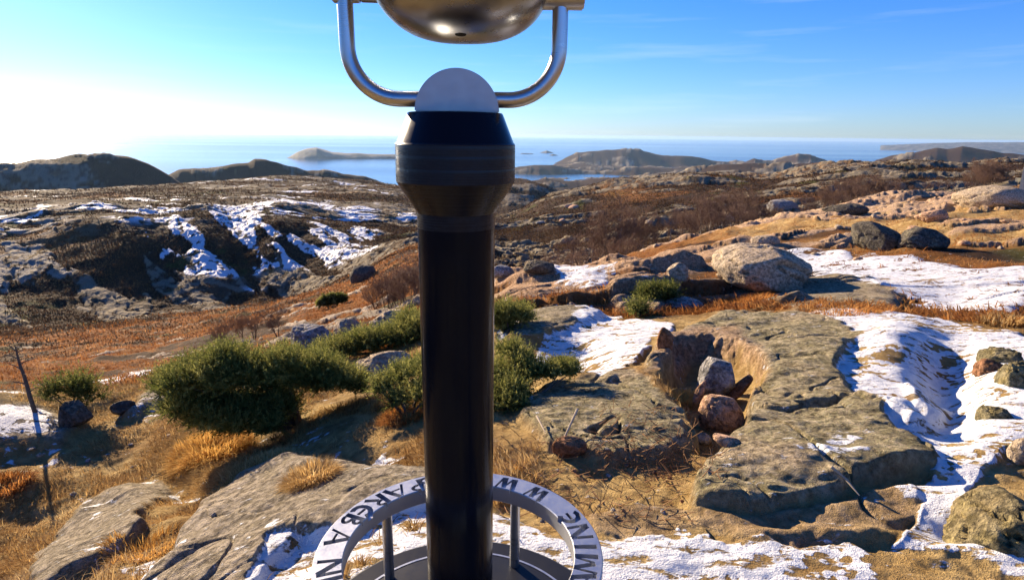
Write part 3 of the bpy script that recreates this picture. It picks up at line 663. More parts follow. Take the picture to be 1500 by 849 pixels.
# ---- the step ring with the letters cut into it
RT, RI, RO = .32, .299, .3725
def quad(x0, y0, x1, y1, w):
    d = Vector((x1 - x0, y1 - y0)).normalized(); n = Vector((-d.y, d.x)) * w / 2; e = d * .0
    return [(x0 + n.x, y0 + n.y), (x0 - n.x, y0 - n.y), (x1 - n.x, y1 - n.y), (x1 + n.x, y1 + n.y)]
def arc(cx, cy, rx, ry, a0, a1, w, n=9):
    """one closed band along part of an ellipse"""
    t = [math.radians(a0 + (a1 - a0) * i / n) for i in range(n + 1)]
    return [[(cx + (rx + w / 2) * math.cos(a), cy + (ry + w / 2) * math.sin(a)) for a in t] + [(cx + (rx - w / 2) * math.cos(a), cy + (ry - w / 2) * math.sin(a)) for a in reversed(t)]]
K, H = .25, .12   # thick and thin strokes
G = {
 'I': [quad(.0, 0, .0, 1, K)],
 'N': [quad(-.36, 0, -.36, 1, H * 1.5), quad(.36, 0, .36, 1, H * 1.5), quad(-.30, .97, .30, .03, K)],
 'M': [quad(-.45, 0, -.38, 1, H), quad(.42, 0, .40, 1, K), quad(-.32, .97, .02, .12, K * .9), quad(.08, .15, .28, .95, H)],
 'W': [quad(-.45, 1, -.22, .03, K), quad(-.16, .05, .04, .8, H), quad(.05, .95, .22, .03, K), quad(.28, .05, .46, 1, H)],
 'E': arc(.05, .5, .38, .44, 60, 300, K) + [quad(-.18, .5, .30, .5, H * 1.3)],
 'A': [quad(-.42, 0, -.03, 1, H), quad(.42, 0, .05, .98, K), quad(-.22, .34, .20, .34, H)],
 'S': arc(0, .73, .24, .22, 20, 265, K * .75) + arc(0, .27, .26, .22, -160, 85, K * .75),
 'P': [quad(-.25, 0, -.25, 1, K)] + arc(-.12, .74, .34, .22, -90, 90, K * .7),
 'R': [quad(-.28, 0, -.28, 1, K)] + arc(-.15, .76, .32, .19, -90, 90, K * .7) + [quad(-.02, .5, .38, 0, K * .9)],
 'B': [quad(-.28, 0, -.28, 1, K)] + arc(-.15, .77, .26, .18, -90, 90, K * .7) + arc(-.15, .26, .34, .21, -90, 90, K * .7),
}
def ring_angle(px, py):
    d = ray(px, py); t = (RT - EYE) / d[2]; return math.atan2(d[0] * t - AXX, d[1] * t - AXY)
letters = [('N', 482, 830), ('A', 496, 786), ('B', 514, 762), ('E', 531, 748), ('R', 555, 733), ('A', 581, 719), ('P', 606, 706), ('S', 622, 700),
           ('W', 745, 705), ('W', 786, 722), ('E', 832, 757), ('N', 843, 779), ('I', 854, 800), ('M', 857, 824)]
phis = [ring_angle(x, y) for _, x, y in letters]
cut = T()
R_in, R_out = .3005, .361    # letter tops towards the post
last = phis[0]; seq = list(zip([l[0] for l in letters], phis))
seq += [('A', phis[-1] + .20), ('L', phis[-1] + .40), ('A', phis[-1] + .6), ('D', phis[-1] + .8), ('K', phis[0] - .2)]
G['L'] = [quad(-.25, 0, -.25, 1, K), quad(-.13, .06, .35, .06, H)]
G['D'] = [quad(-.32, 0, -.32, 1, K)] + arc(-.2, .5, .5, .44, -90, 90, K * .75)
G['K'] = [quad(-.3, 0, -.3, 1, K), quad(-.17, .45, .32, 1, H), quad(-.05, .55, .38, 0, K * .9)]
for i, (g, ph) in enumerate(seq):
    for poly in G[g]:
        out = []
        for x, y in poly:
            r = R_out + (R_in - R_out) * y; a = ph - x * (.068 / .34)
            out.append((r * math.sin(a), r * math.cos(a)))
        cut.prism(out, RT - .015, RT + .02)
cutter = cut.build('letter_cutter', None)
ringm = T(); n = 360
prof = [(RI + .003, RT - .05), (RO - .003, RT - .05), (RO, RT - .047), (RO, RT - .003), (RO - .003, RT), (RI + .002, RT), (RI, RT - .003), (RI, RT - .047)]
for r, z in prof:
    for i in range(n): ringm.v.append((r * math.cos(2 * math.pi * i / n), r * math.sin(2 * math.pi * i / n), z))
for k_ in range(len(prof)):
    for i in range(n): j = (i + 1) % n; q = (k_ + 1) % len(prof); ringm.f.append((k_ * n + i, k_ * n + j, q * n + j, q * n + i))
ring = ringm.build('step_ring', M_RINGM)
md = ring.modifiers.new('cut', 'BOOLEAN'); md.object = cutter; md.operation = 'DIFFERENCE'; md.solver = 'EXACT'; md.use_self = True
dg = bpy.context.evaluated_depsgraph_get(); me2 = bpy.data.meshes.new_from_object(ring.evaluated_get(dg)); me2.name = 'step_ring'
ring.modifiers.clear(); ring.data = me2
if not me2.materials: me2.materials.append(M_RINGM)
bm = bmesh.new(); bm.from_mesh(me2)
for f in bm.faces: f.smooth = True
for e in bm.edges: e.smooth = not (len(e.link_faces) == 2 and e.calc_face_angle(0) > rad(30))
bm.to_mesh(me2); bm.free()
ring.parent = scope
bpy.data.objects.remove(cutter)
ph0 = ring_angle(762, 715)
for q in range(5):
    a = rad(26) - q * rad(72); px_, py_ = .336 * math.sin(a), .336 * math.cos(a)
    T().lathe([(.0155, .030), (.0155, RT - .0505)], 28, c=(px_, py_)).build('ring_leg', M_STEEL, scope)
# ------------------------------------------------------------------ plants
def leaf_material(name, cols, trans=.35, rough=.6):
    k = NT(name); t = k.attr('tint').outputs['Fac']
    c = k.mix(k.rng(t, 0, .5), cols[0], cols[1]); c = k.mix(k.rng(t, .5, 1), c, cols[2])
    m = k.done(c, .85, 0, .05)
    tr = k.n('ShaderNodeBsdfTranslucent'); k.l(c, tr.inputs[0]); mx_ = k.n('ShaderNodeMixShader'); mx_.inputs[0].default_value = trans
    k.l(k.b.outputs[0], mx_.inputs[1]); k.l(tr.outputs[0], mx_.inputs[2]); k.l(mx_.outputs[0], k.out.inputs[0]); return m
M_GRASS = leaf_material('dry grass', [(.22, .11, .035), (.52, .33, .12), (.70, .54, .28)], .55)
M_RUST = leaf_material('rust coloured grass', [(.15, .055, .016), (.44, .18, .045), (.58, .33, .12)], .50)
M_GOLD = leaf_material('golden grass', [(.36, .17, .04), (.58, .32, .08), (.68, .46, .16)], .45)
M_JUN = leaf_material('juniper needles', [(.032, .048, .014), (.115, .135, .034), (.36, .34, .10)], .45)
M_BARK = NT('grey brown bark'); _n = M_BARK.noise(M_BARK.obj(), 30, 4, .6); M_BARK = M_BARK.done(M_BARK.mix(_n, (.05, .035, .025), (.17, .13, .10)), .9)
M_TWIG = NT('bare twigs'); _n = M_TWIG.noise(M_TWIG.obj(), 2, 3, .6); M_TWIG = M_TWIG.done(M_TWIG.mix(_n, (.10, .055, .035), (.22, .13, .085)), .9)
M_BIRCH = NT('pale birch bark'); _n = M_BIRCH.noise(M_BIRCH.map(M_BIRCH.obj(), (1, 1, 4)), 4, 3, .6); M_BIRCH = M_BIRCH.done(M_BIRCH.mix(M_BIRCH.rng(_n, .4, .6), (.12, .09, .07), (.42, .37, .31)), .85)
def fattr(me, name, v):
    a = me.attributes.new(name, 'FLOAT', 'POINT'); a.data.foreach_set('value', np.asarray(v, F32))
def blades(root, L, W, lean, head, tint, curl=.5):
    """tapered blades of grass: two straight pieces each"""
    n = len(root); hx_, hy_ = np.cos(head), np.sin(head)
    d1 = np.stack([hx_ * np.sin(lean), hy_ * np.sin(lean), np.cos(lean)], -1); l2 = np.minimum(lean + curl, 1.75)
    d2 = np.stack([hx_ * np.sin(l2), hy_ * np.sin(l2), np.cos(l2)], -1)
    sd_ = np.stack([-hy_, hx_, np.zeros(n)], -1) * W[:, None] / 2
    mid = root + d1 * (L * .55)[:, None]; tip = mid + d2 * (L * .5)[:, None]
    co = np.stack([root - sd_, root + sd_, mid + sd_ * .8, mid - sd_ * .8, tip], 1).reshape(-1, 3)
    b = np.arange(n)[:, None] * 5
    return co, np.concatenate([b, b + 1, b + 2, b + 3], 1), np.concatenate([b + 3, b + 2, b + 4], 1), np.repeat(tint, 5)
def sow(n, w, r0, r1):
    """n places on the ground drawn in proportion to a cover map, spread evenly as seen"""
    i0, i1 = np.searchsorted(rs, r0), np.searchsorted(rs, r1)
    j0, j1 = np.searchsorted(azs, rad(-46)), np.searchsorted(azs, rad(46))
    p = np.clip(w[i0:i1, j0:j1], 0, 1).astype(np.float64).ravel(); p /= p.sum()
    q = rng.choice(len(p), n, p=p); i = q // (j1 - j0) + i0; j = q % (j1 - j0) + j0
    a = azs[j] + rng.uniform(-.5, .5, n) * (azs[j1] - azs[j1 - 1]); r = rs[i] * np.exp(rng.uniform(-.5, .5, n) * np.log(rs[i + 1] / rs[i]))
    x, y = r * np.sin(a), r * np.cos(a)
    return np.stack([x, y, ground(x, y)], -1), r
clear = (1 - snowm) * (1 - rock)
def grass(name, n, w, r0, r1, L, W, lean, mat, clump=.5, far_=False):
    R_, r = sow(n, w, r0, r1); n_ = len(R_)
    cl = fbm(R_[:, 0], R_[:, 1], clump, 700, 3); hd = 2.3 + 2.6 * fbm(R_[:, 0], R_[:, 1], clump * 2, 705, 2) + rng.normal(0, .9, n_)
    ln = rng.uniform(*L, n_) * (1 + .5 * cl) * (r if far_ else 1); wd = rng.uniform(*W, n_) * (r if far_ else 1)
    le = np.clip(rng.normal(lean, .35, n_), .05, 1.5)
    R_[:, 2] -= .004
    co, q, t, ti = blades(R_, ln, wd, le, hd, np.clip(.5 + .55 * fbm(R_[:, 0], R_[:, 1], clump * 1.6, 710, 3) + rng.normal(0, .2, n_), 0, 1), .55)
    me = np_mesh(name, co, [q, t]); fattr(me, 'tint', ti)
    return new_obj(name, me, mat)
wg = np.maximum(1 - sst(600, 660, PX), .8 * region([[(725, 640), (790, 640), (800, 700), (725, 710)], [(960, 555), (1010, 550), (1020, 600), (980, 600)]], 2))
g = grass('dry_grass', 210000, wg * straw * clear ** 3 * (1 - .8 * frost) * sst(-.35, .2, n_b + .25 * n_a), 1.6, 8.0, (.03, .08), (.0025, .0045), 1.2, M_GRASS, .35)
tag(g, kind='stuff')
g = grass('rust_grass', 70000, np.maximum(rust, straw * .5) * clear ** 2 * (1 - crater) * sst(-.3, .2, n_a + .5 * n_b), 7, 30, (.05, .15), (.008, .016), 1.15, M_RUST, 1.1); tag(g, kind='stuff')
M_HEATH = leaf_material('brown heather', [(.036, .021, .012), (.105, .056, .026), (.20, .115, .05)], .22)
g = grass('rust_meadow', 120000, np.maximum(rust, .1) * clear ** 2 * left * sst(-.5, 0, n_a), 9, 80, (.0025, .0065), (.0005, .0011), 1.15, M_RUST, 1.6, True); tag(g, kind='stuff')
g = grass('heather', 220000, clear ** 2 * sst(-.55, .0, n_d) * (1 - .6 * rust), 40, 200, (.0022, .0050), (.0007, .0014), .95, M_HEATH, 4.0, True); tag(g, kind='stuff')

g = grass('far_heather', 110000, clear ** 1.5 * sst(-.6, -.1, n_c + .3 * n_d), 180, 480, (.0014, .0030), (.0007, .0013), .7, M_HEATH, 12.0, True); tag(g, kind='stuff')

def tussock(px, py, w, h, n_, mat, label, lean=.5, tint=.5, name='grass_tussock'):
    n = int(n_ * 1.8); p, r = at(px, py); sc = r / 900
    a = rng.uniform(0, 2 * math.pi, n); q = np.sqrt(rng.uniform(0, 1, n)) * w * sc / 2
    x, y = p[0] + q * np.cos(a), p[1] + q * np.sin(a) * .7
    root = np.stack([x - p[0], y - p[1], ground(x, y) - p[2] - .005], -1)
    co, qd, t, ti = blades(root, rng.uniform(.45, 1.0, n) * h * sc * .5, rng.uniform(.7, 1.3, n) * max(.0026, sc * .9), np.clip(rng.normal(lean + .35, .4, n), .03, 1.5), a + rng.normal(0, .6, n), np.clip(rng.normal(tint, .22, n), 0, 1), .6)
    me = np_mesh(name, co, [qd, t]); fattr(me, 'tint', ti)
    o = new_obj(name, me, mat); o.location = p; return tag(o, label, 'grass tussock')
tussock(310, 662, 105, 62, 3200, M_GOLD, 'golden orange grass tussock in the straw below the big dark juniper', .45, .75)
tussock(455, 700, 75, 60, 1500, M_GRASS, 'pale straw tussock at the edge of the juniper shadow above the left rock slab', .5, .6)
tussock(995, 592, 60, 52, 1100, M_GOLD, 'small orange tussock inside the rock hollow left of the grey block', .4, .75)
tussock(215, 810, 110, 46, 1000, M_GOLD, 'brown orange tussock between the two bare slabs at bottom left', .6, .45)
tussock(2, 716, 70, 34, 900, M_RUST, 'dark rusty tussock at the left edge of the picture', .5, .35)
tussock(745, 690, 60, 40, 1000, M_GOLD, 'orange tussock just right of the black post', .6, .7)
tussock(1240, 452, 120, 24, 900, M_RUST, 'long yellow brown tussock between the two upper snow patches', .5, .7)
tussock(1475, 470, 60, 30, 700, M_GRASS, 'yellow green tussock at the right edge above the snow', .5, .5)
tussock(1085, 442, 90, 24, 800, M_RUST, 'brown orange grass at the foot of the big cracked boulder', .5, .5)
tussock(590, 610, 70, 40, 900, M_RUST, 'rusty grass clump under the light juniper left of the post', .5, .55)

# --- junipers
def shoots(cent, radm, n, flat=.8):
    """n shoots over the outside of one lobe of a crown"""
    d = rng.normal(0, 1, (n, 3)); d /= np.linalg.norm(d, axis=1)[:, None]; d[:, 2] = np.where(d[:, 2] < -.55, -d[:, 2], d[:, 2])
    lump = 1 + .35 * fbm(d[:, 0] * 3 + cent[0] * 9, d[:, 1] * 3 + d[:, 2] * 4 + cent[1] * 9, 1.0, 800, 3)
    k = rng.uniform(.55, 1.0, n) ** .6 * np.where(rng.random(n) < .14, rng.uniform(1.1, 1.7, n), 1)
    p = cent + d * (radm * lump * k)[:, None] * np.array([1, 1, flat])
    ax_ = d + np.array([0, 0, .55]) + rng.normal(0, .35, (n, 3)); ax_ /= np.linalg.norm(ax_, axis=1)[:, None]
    return p, ax_, k
def needles(P_, A_, tint, Ls, nn, nl, nw):
    n = len(P_); t = rng.uniform(-.1, 1, (n, nn)); ang = rng.uniform(0, 2 * math.pi, (n, nn))
    o1 = np.cross(A_, np.array([.3, .5, .8])); o1 /= np.linalg.norm(o1, axis=1)[:, None]; o2 = np.cross(A_, o1)
    base = P_[:, None, :] + A_[:, None, :] * (t * Ls[:, None])[..., None]
    rd = o1[:, None, :] * np.cos(ang)[..., None] + o2[:, None, :] * np.sin(ang)[..., None]
    dr = rd * .75 + A_[:, None, :] * .65
    sd_ = np.cross(dr, rd + A_[:, None, :] * -.9); sd_ /= np.linalg.norm(sd_, axis=2)[..., None] + 1e-6
    ll = nl * rng.uniform(.7, 1.2, (n, nn)) * (1.15 - .5 * t)
    tip = base + dr * ll[..., None]; w = sd_ * nw / 2
    co = np.stack([base - w, base + w, tip], 2).reshape(-1, 3); m = len(co) // 3
    return co, np.arange(m * 3).reshape(-1, 3), np.repeat(tint, nn * 3)
def juniper(base, blobs, label, n_per=160, nn=15, name='juniper_bush', tb=0.0, depth=(-.25, 0, .25), flat=.8, limb_r=.03, dzc=0.0):
    """base: photo point of the foot; blobs: (photo x, photo y, photo radius, distance) of the lobes of the crown"""
    p, r = at(*base); root = tag(empty(name, p), label, 'juniper'); W = []
    for px, py, pr, dd in blobs:
        d = ray(px, py)
        for dp in depth:
            q = dd + dp * rng.uniform(.7, 1.3); c = d * (q / math.hypot(d[0], d[1])); c[2] += EYE + dzc
            gz_ = float(ground(c[0], c[1])[0]); rm = pr * dd / 900 * (1 if dp == 0 else .85)
            c[2] = max(c[2], gz_ + rm * .45)
            for q_ in range(10):
                v_ = rng.normal(0, 1, 3); v_ /= np.linalg.norm(v_); v_[2] = abs(v_[2]) * .9 - .25
                W.append((c - p + v_ * rm * rng.uniform(.5, 1.0), rm * rng.uniform(.24, .46)))
    co_, f_, t_ = [], [], []; off = 0
    for c, rm in W:
        n = max(20, int(n_per * (rm / .2) ** 1.6)); P_, A_, kk = shoots(c, rm, n, flat)
        ti = np.clip(.28 + tb + rng.normal(0, .17) + .30 * kk * (.5 + .5 * A_[:, 2]) + rng.normal(0, .16, n), 0, 1)  # outer, upward shoots get lighter needles: sunlit crown tops put into the tint
        co, f, tt = needles(P_, A_, ti, rng.uniform(.06, .15, n) * min(1.6, max(.8, r / 4.6)), nn, .026 * max(.8, r / 4.6), .0056 * max(1, r / 4.6))
        co_.append(co); f_.append(f + off); t_.append(tt); off += len(co)
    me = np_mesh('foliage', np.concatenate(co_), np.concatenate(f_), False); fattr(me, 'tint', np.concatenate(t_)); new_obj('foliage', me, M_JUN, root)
    tr = MB()
    for c, rm in W[::max(1, len(W) // 7)]:
        e = np.array(c); e[2] -= rm * .2; m_ = e * .5 + rng.normal(0, .04, 3) + np.array([0, 0, -.06 * abs(e[2])])
        pts = [tuple((1 - s_) ** 2 * np.array([0, 0, -.05]) + 2 * s_ * (1 - s_) * m_ + s_ * s_ * e) for s_ in np.linspace(0, 1, 9)]
        tr.tube(pts, [limb_r * (1.1 - .95 * s_) for s_ in np.linspace(0, 1, 9)], 6)
    tr.build('stem', M_BARK, root); return root
d0 = at(430, 628)[1]
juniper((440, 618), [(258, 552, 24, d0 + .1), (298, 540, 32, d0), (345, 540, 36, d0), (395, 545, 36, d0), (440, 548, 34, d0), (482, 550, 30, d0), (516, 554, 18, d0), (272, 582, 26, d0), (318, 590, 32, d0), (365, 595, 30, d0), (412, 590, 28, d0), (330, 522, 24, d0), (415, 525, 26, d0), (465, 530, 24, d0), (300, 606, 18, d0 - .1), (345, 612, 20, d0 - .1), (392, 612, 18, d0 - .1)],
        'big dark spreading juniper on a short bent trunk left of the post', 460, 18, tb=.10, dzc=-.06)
d1 = at(560, 512)[1]
juniper((560, 512), [(478, 524, 16, d1), (500, 516, 18, d1), (522, 509, 19, d1), (545, 504, 19, d1), (570, 500, 19, d1), (595, 494, 20, d1), (617, 484, 20, d1), (600, 474, 14, d1 + .3), (640, 480, 19, d1), (665, 472, 18, d1), (690, 468, 16, d1)], 'low green juniper mat creeping along the slab behind the big juniper', 260, 15, tb=.14, flat=.55, limb_r=.015)
d2 = at(745, 484)[1]
juniper((745, 486), [(728, 468, 18, d2), (748, 463, 16, d2), (766, 467, 12, d2), (735, 480, 14, d2)], 'small round yellow green juniper right of the post beside the grey flat rock', 300, 15, tb=.12, depth=(0, .25), flat=.7, limb_r=.015)
d3 = at(745, 600)[1]
juniper((740, 604), [(744, 516, 18, d3 + .5), (730, 545, 28, d3 + .3), (765, 530, 16, d3 + .4), (770, 552, 18, d3 + .3), (795, 548, 14, d3 + .3), (818, 545, 11, d3 + .3), (836, 543, 7, d3 + .3), (755, 574, 24, d3 + .1), (736, 598, 22, d3), (712, 570, 24, d3 + .2), (700, 600, 22, d3), (760, 600, 14, d3)], 'loose yellow green juniper spreading right from behind the post', 420, 15, tb=.16, depth=(0, .2), flat=.7, limb_r=.015)
d4 = at(600, 605)[1]
juniper((600, 608), [(618, 540, 22, d4 + .4), (588, 552, 20, d4 + .2), (560, 570, 14, d4 + .1), (612, 578, 26, d4), (586, 590, 16, d4), (640, 560, 24, d4 + .2), (640, 595, 22, d4)], 'light green juniper sprigs just left of the post beside the big dark juniper', 300, 14, tb=.12, depth=(0, .2), flat=.7, limb_r=.012)
d5 = at(110, 600)[1]
juniper((108, 600), [(90, 578, 18, d5), (112, 572, 20, d5), (132, 580, 16, d5)], 'sparse dark green shrub beside the dead trunk at the left', 70, 11, tb=-.1, depth=(0,), limb_r=.01)
d6 = at(958, 436)[1]
juniper((958, 438), [(944, 434, 3, d6), (955, 433, 4, d6), (968, 433, 4, d6), (980, 435, 3, d6)], 'small dark green juniper mat on the orange grass left of the big boulder', 60, 12, tb=-.05, depth=(0, .2), flat=.4, limb_r=.01)
d7 = at(935, 458)[1]
juniper((935, 460), [(930, 457, 3, d7), (940, 455, 4, d7)], 'tiny bright green juniper tuft above the middle snow patch', 40, 10, tb=.1, depth=(0,), flat=.5, limb_r=.01)
d8 = at(482, 452)[1]
juniper((482, 452), [(476, 444, 8, d8), (488, 440, 9, d8), (500, 440, 8, d8)], 'dark green shrub alone on the rusty slope above the pale boulders', 40, 12, tb=-.05, depth=(0, .3), flat=.8, limb_r=.02)

# --- bare trees
def tree_meshes(seed, H, spread=.55, multi=1):
    r_ = np.random.default_rng(seed); tk = MB(); segs = []
    def grow(p, d, L, rad_, lev):
        pts = [p]; n = 4; dd = d
        for i in range(n):
            dd = dd + r_.normal(0, .12, 3) + np.array([0, 0, .06]); dd /= np.linalg.norm(dd); pts.append(pts[-1] + dd * L / n)
        if lev == 0: tk.tube([tuple(q) for q in pts], [rad_ * (1 - .16 * i) for i in range(n + 1)], 6)
        else:
            for i in range(n): segs.append((pts[i], pts[i + 1], rad_ * (1 - .2 * i), rad_ * (1 - .2 * (i + 1))))
        if lev < 4:
            for c in range((7, 5, 5, 4)[lev]):
                s_ = r_.uniform(.3 if lev else .25, 1); b = pts[min(int(s_ * n), n - 1)]; b = b + (pts[min(int(s_ * n) + 1, n)] - b) * (s_ * n % 1)
                a = r_.uniform(0, 2 * math.pi); nd = dd + spread * 1.6 * np.array([math.cos(a), math.sin(a), r_.uniform(.0, .5)]); nd /= np.linalg.norm(nd)
                grow(b, nd, L * r_.uniform(.42, .66), rad_ * .5, lev + 1)
    for m_ in range(multi):
        a = r_.uniform(0, 6.28); grow(np.array([.12 * m_ * math.cos(a), .12 * m_ * math.sin(a), -.1]), np.array([.3 * (multi > 1) * math.cos(a), .3 * (multi > 1) * math.sin(a), 1]), H * .62, H * .014, 0)
    A_ = np.array([s[0] for s in segs]); B_ = np.array([s[1] for s in segs]); ra = np.maximum([s[2] for s in segs], H * .0016); rb = np.maximum([s[3] for s in segs], H * .0013)
    d = B_ - A_; d /= np.linalg.norm(d, axis=1)[:, None] + 1e-9; o1 = np.cross(d, np.array([.31, .52, .79])); o1 /= np.linalg.norm(o1, axis=1)[:, None] + 1e-9; o2 = np.cross(d, o1)
    ring_ = lambda C, r: np.stack([C + (o1 * math.cos(a) + o2 * math.sin(a)) * r[:, None] for a in (0, 2.094, 4.189)], 1)
    co = np.concatenate([ring_(A_, ra), ring_(B_, rb)], 1).reshape(-1, 3); b = np.arange(len(A_))[:, None] * 6
    f = np.concatenate([np.concatenate([b + i, b + (i + 1) % 3, b + 3 + (i + 1) % 3, b + 3 + i], 1) for i in range(3)])
    return tk, np_mesh('crown', co, f)
protos = {}
def proto(kind, i):
    if (kind, i) not in protos:
        tk, cr_ = tree_meshes({'birch': 10, 'thicket': 40}[kind] + i, 5.0, .5 if kind == 'birch' else .8, 1 if kind == 'birch' else 3)
        tmp = tk.build('trunk', M_BIRCH if kind == 'birch' else M_BARK); cr_.materials.append(M_TWIG); tm = tmp.data; bpy.data.objects.remove(tmp)
        protos[(kind, i)] = (tm, cr_)
    return protos[(kind, i)]
def bare_tree(px, ytop, r, kind, i, label, group, name='bare_tree', cat='bare tree'):
    d = ray(px, ytop); hd = math.hypot(d[0], d[1]); x, y = d[0] / hd * r, d[1] / hd * r; zt = EYE + d[2] / hd * r; zg = float(ground(x, y)[0])
    h = max(zt - zg, 1.2)
    o = tag(empty(name, (x, y, zg), rng.uniform(0, 6.28)), label, cat, group); s_ = h / 5.2; o.scale = (s_ * rng.uniform(.85, 1.15), s_ * rng.uniform(.85, 1.15), s_)
    tm, cm = proto(kind, i % 4); new_obj('trunk', tm, None, o); new_obj('crown', cm, None, o); return o
for i, (px, yt, r) in enumerate([(778, 385, 52), (800, 368, 54), (818, 352, 55), (836, 344, 57), (852, 336, 58), (868, 312, 60), (882, 303, 61), (896, 294, 61), (908, 290, 60), (920, 294, 62), (934, 300, 62), (948, 316, 64), (962, 322, 63), (842, 360, 50), (872, 348, 50), (902, 338, 50), (926, 335, 52)]):
    bare_tree(px, yt, r, 'birch' if i % 3 != 1 else 'thicket', i, 'slender bare tree of the brown thicket in the gully right of the post', 'bare trees in the gully')
for i, (px, yt, r) in enumerate([(985, 312, 72), (1000, 300, 74), (1018, 287, 78), (1034, 279, 80), (1048, 274, 82), (1062, 271, 84), (1078, 270, 84), (1092, 272, 86), (1106, 274, 88), (1120, 283, 88), (1134, 292, 90), (1010, 308, 66), (1042, 298, 70), (1072, 294, 74), (1100, 292, 78)]):
    bare_tree(px, yt, r, 'thicket' if i % 3 else 'birch', i, 'bushy bare tree of the red brown thicket below the rocky ridge', 'bare trees below the ridge')
for i, (px, yt, r) in enumerate([(1192, 279, 100), (1208, 270, 102), (1224, 263, 104), (1240, 258, 106), (1256, 255, 108), (1272, 253, 108), (1288, 253, 110), (1304, 256, 110), (1320, 262, 112), (1336, 270, 114), (1232, 272, 94), (1266, 268, 96), (1300, 270, 98)]):
    bare_tree(px, yt, r, 'thicket', i, 'low brown bare tree of the wide thicket behind the sunlit knoll', 'bare trees behind the knoll')
for i, (px, yt, r) in enumerate([(1358, 266, 122), (1368, 261, 122), (1378, 259, 124), (1390, 261, 124), (1400, 266, 124)]):
    bare_tree(px, yt, r, 'birch', i, 'pale trunked bare birch in the small stand on the shaded slope', 'pale birches on the slope', cat='birch')
for i, (px, yt, r) in enumerate([(1425, 240, 134), (1438, 233, 136), (1450, 229, 138), (1462, 231, 138), (1474, 238, 138), (1446, 250, 128), (1466, 252, 128)]):
    bare_tree(px, yt, r, 'thicket', i, 'purple brown bare tree in the round clump near the right edge', 'bare trees near the right edge')
for i, (px, yt, r) in enumerate([(548, 404, 17), (565, 398, 17), (582, 392, 17.5), (598, 386, 18), (612, 380, 18.5), (590, 412, 15), (608, 408, 15)]):
    bare_tree(px, yt, r, 'thicket', i, 'low leafless brown shrub on the rusty slope left of the post', 'leafless shrubs on the rusty slope', 'bare_shrub', 'shrub')
for i, (px, yt, r) in enumerate([(322, 488, 22), (352, 480, 24), (372, 476, 25), (405, 474, 22)]):
    bare_tree(px, yt, r, 'thicket', i, 'small grey leafless bush standing in the rusty grass behind the big juniper', 'grey bushes in the rusty grass', 'bare_shrub', 'shrub')
# the dead trunk at the left
p, r = at(52, 604); dt = tag(empty('dead_tree', p), 'thin dead tree trunk leaning at the left over the slope', 'dead tree'); sc_ = r / 900
m = MB(); m.tube([(0, 0, -.03), (-3 * sc_, 0, 20 * sc_), (-6 * sc_, .01, 44 * sc_), (-8 * sc_, 0, 64 * sc_), (-10 * sc_, .01, 84 * sc_)], [2.6 * sc_, 2.3 * sc_, 1.9 * sc_, 1.4 * sc_, .6 * sc_], 8)
m.build('trunk', M_BARK, dt); m = MB()
for z, a, l in ((30, .4, 12), (42, 3.5, 16), (55, 5.5, 14), (64, 2.9, 20), (72, .2, 16), (80, 3.3, 14), (87, 6.0, 12), (92, 3.0, 9)):
    z *= .86; x0 = -z * .122 * sc_; m.tube([(x0, 0, z * sc_), (x0 + math.cos(a) * l * .5 * sc_, math.sin(a) * l * .5 * sc_, (z + 4) * sc_), (x0 + math.cos(a) * l * sc_, math.sin(a) * l * sc_, (z + 6) * sc_)], [.8 * sc_, .5 * sc_, .25 * sc_], 5)
m.build('twigs', M_BARK, dt)
# ------------------------------------------------------------------ loose rocks, sticks, houses
def rock_material(name, a, b, c, lich=None):
    k = NT(name); P = k.pos(); n1 = k.noise(P, 50, 4, .65); n2 = k.noise(P, 8, 5, .65); n3 = k.noise(P, 2, 3, .6)
    col = k.mix(k.rng(n2, .33, .67), a, b); col = k.mix(k.rng(n3, .5, .7), col, c)
    if lich: col = k.mix(k.rng(k.noise(P, 6, 5, .7), .52, .62), col, lich)
    n5 = k.noise(P, 26, 6, .72)
    col = k.mix(1.0, col, k.mix(k.rng(n5, .40, .60), (.42, .41, .38), (1.22, 1.2, 1.17)), 'MULTIPLY')
    k.bump(k.math('ADD', k.math('ADD', n1, n5), k.math('MULTIPLY', n2, 2)), .9, .03)
    return k.done(col, .92, 0, .08)
M_PALE = rock_material('pale granite', (.40, .32, .23), (.60, .49, .36), (.50, .43, .34))
M_PINK = rock_material('pink granite', (.44, .27, .18), (.66, .44, .30), (.54, .38, .27))
M_GREY = rock_material('grey lichen stone', (.20, .20, .21), (.46, .45, .45), (.34, .32, .30), (.54, .52, .48))
M_DARK = rock_material('dark stone', (.07, .065, .06), (.17, .155, .13), (.12, .11, .09), (.20, .18, .13))
M_OLIVE = rock_material('lichen covered rock', (.13, .12, .07), (.32, .28, .17), (.24, .19, .10), (.30, .25, .12))
M_RUSTY = rock_material('rust brown stone', (.20, .10, .055), (.38, .20, .11), (.28, .17, .11))
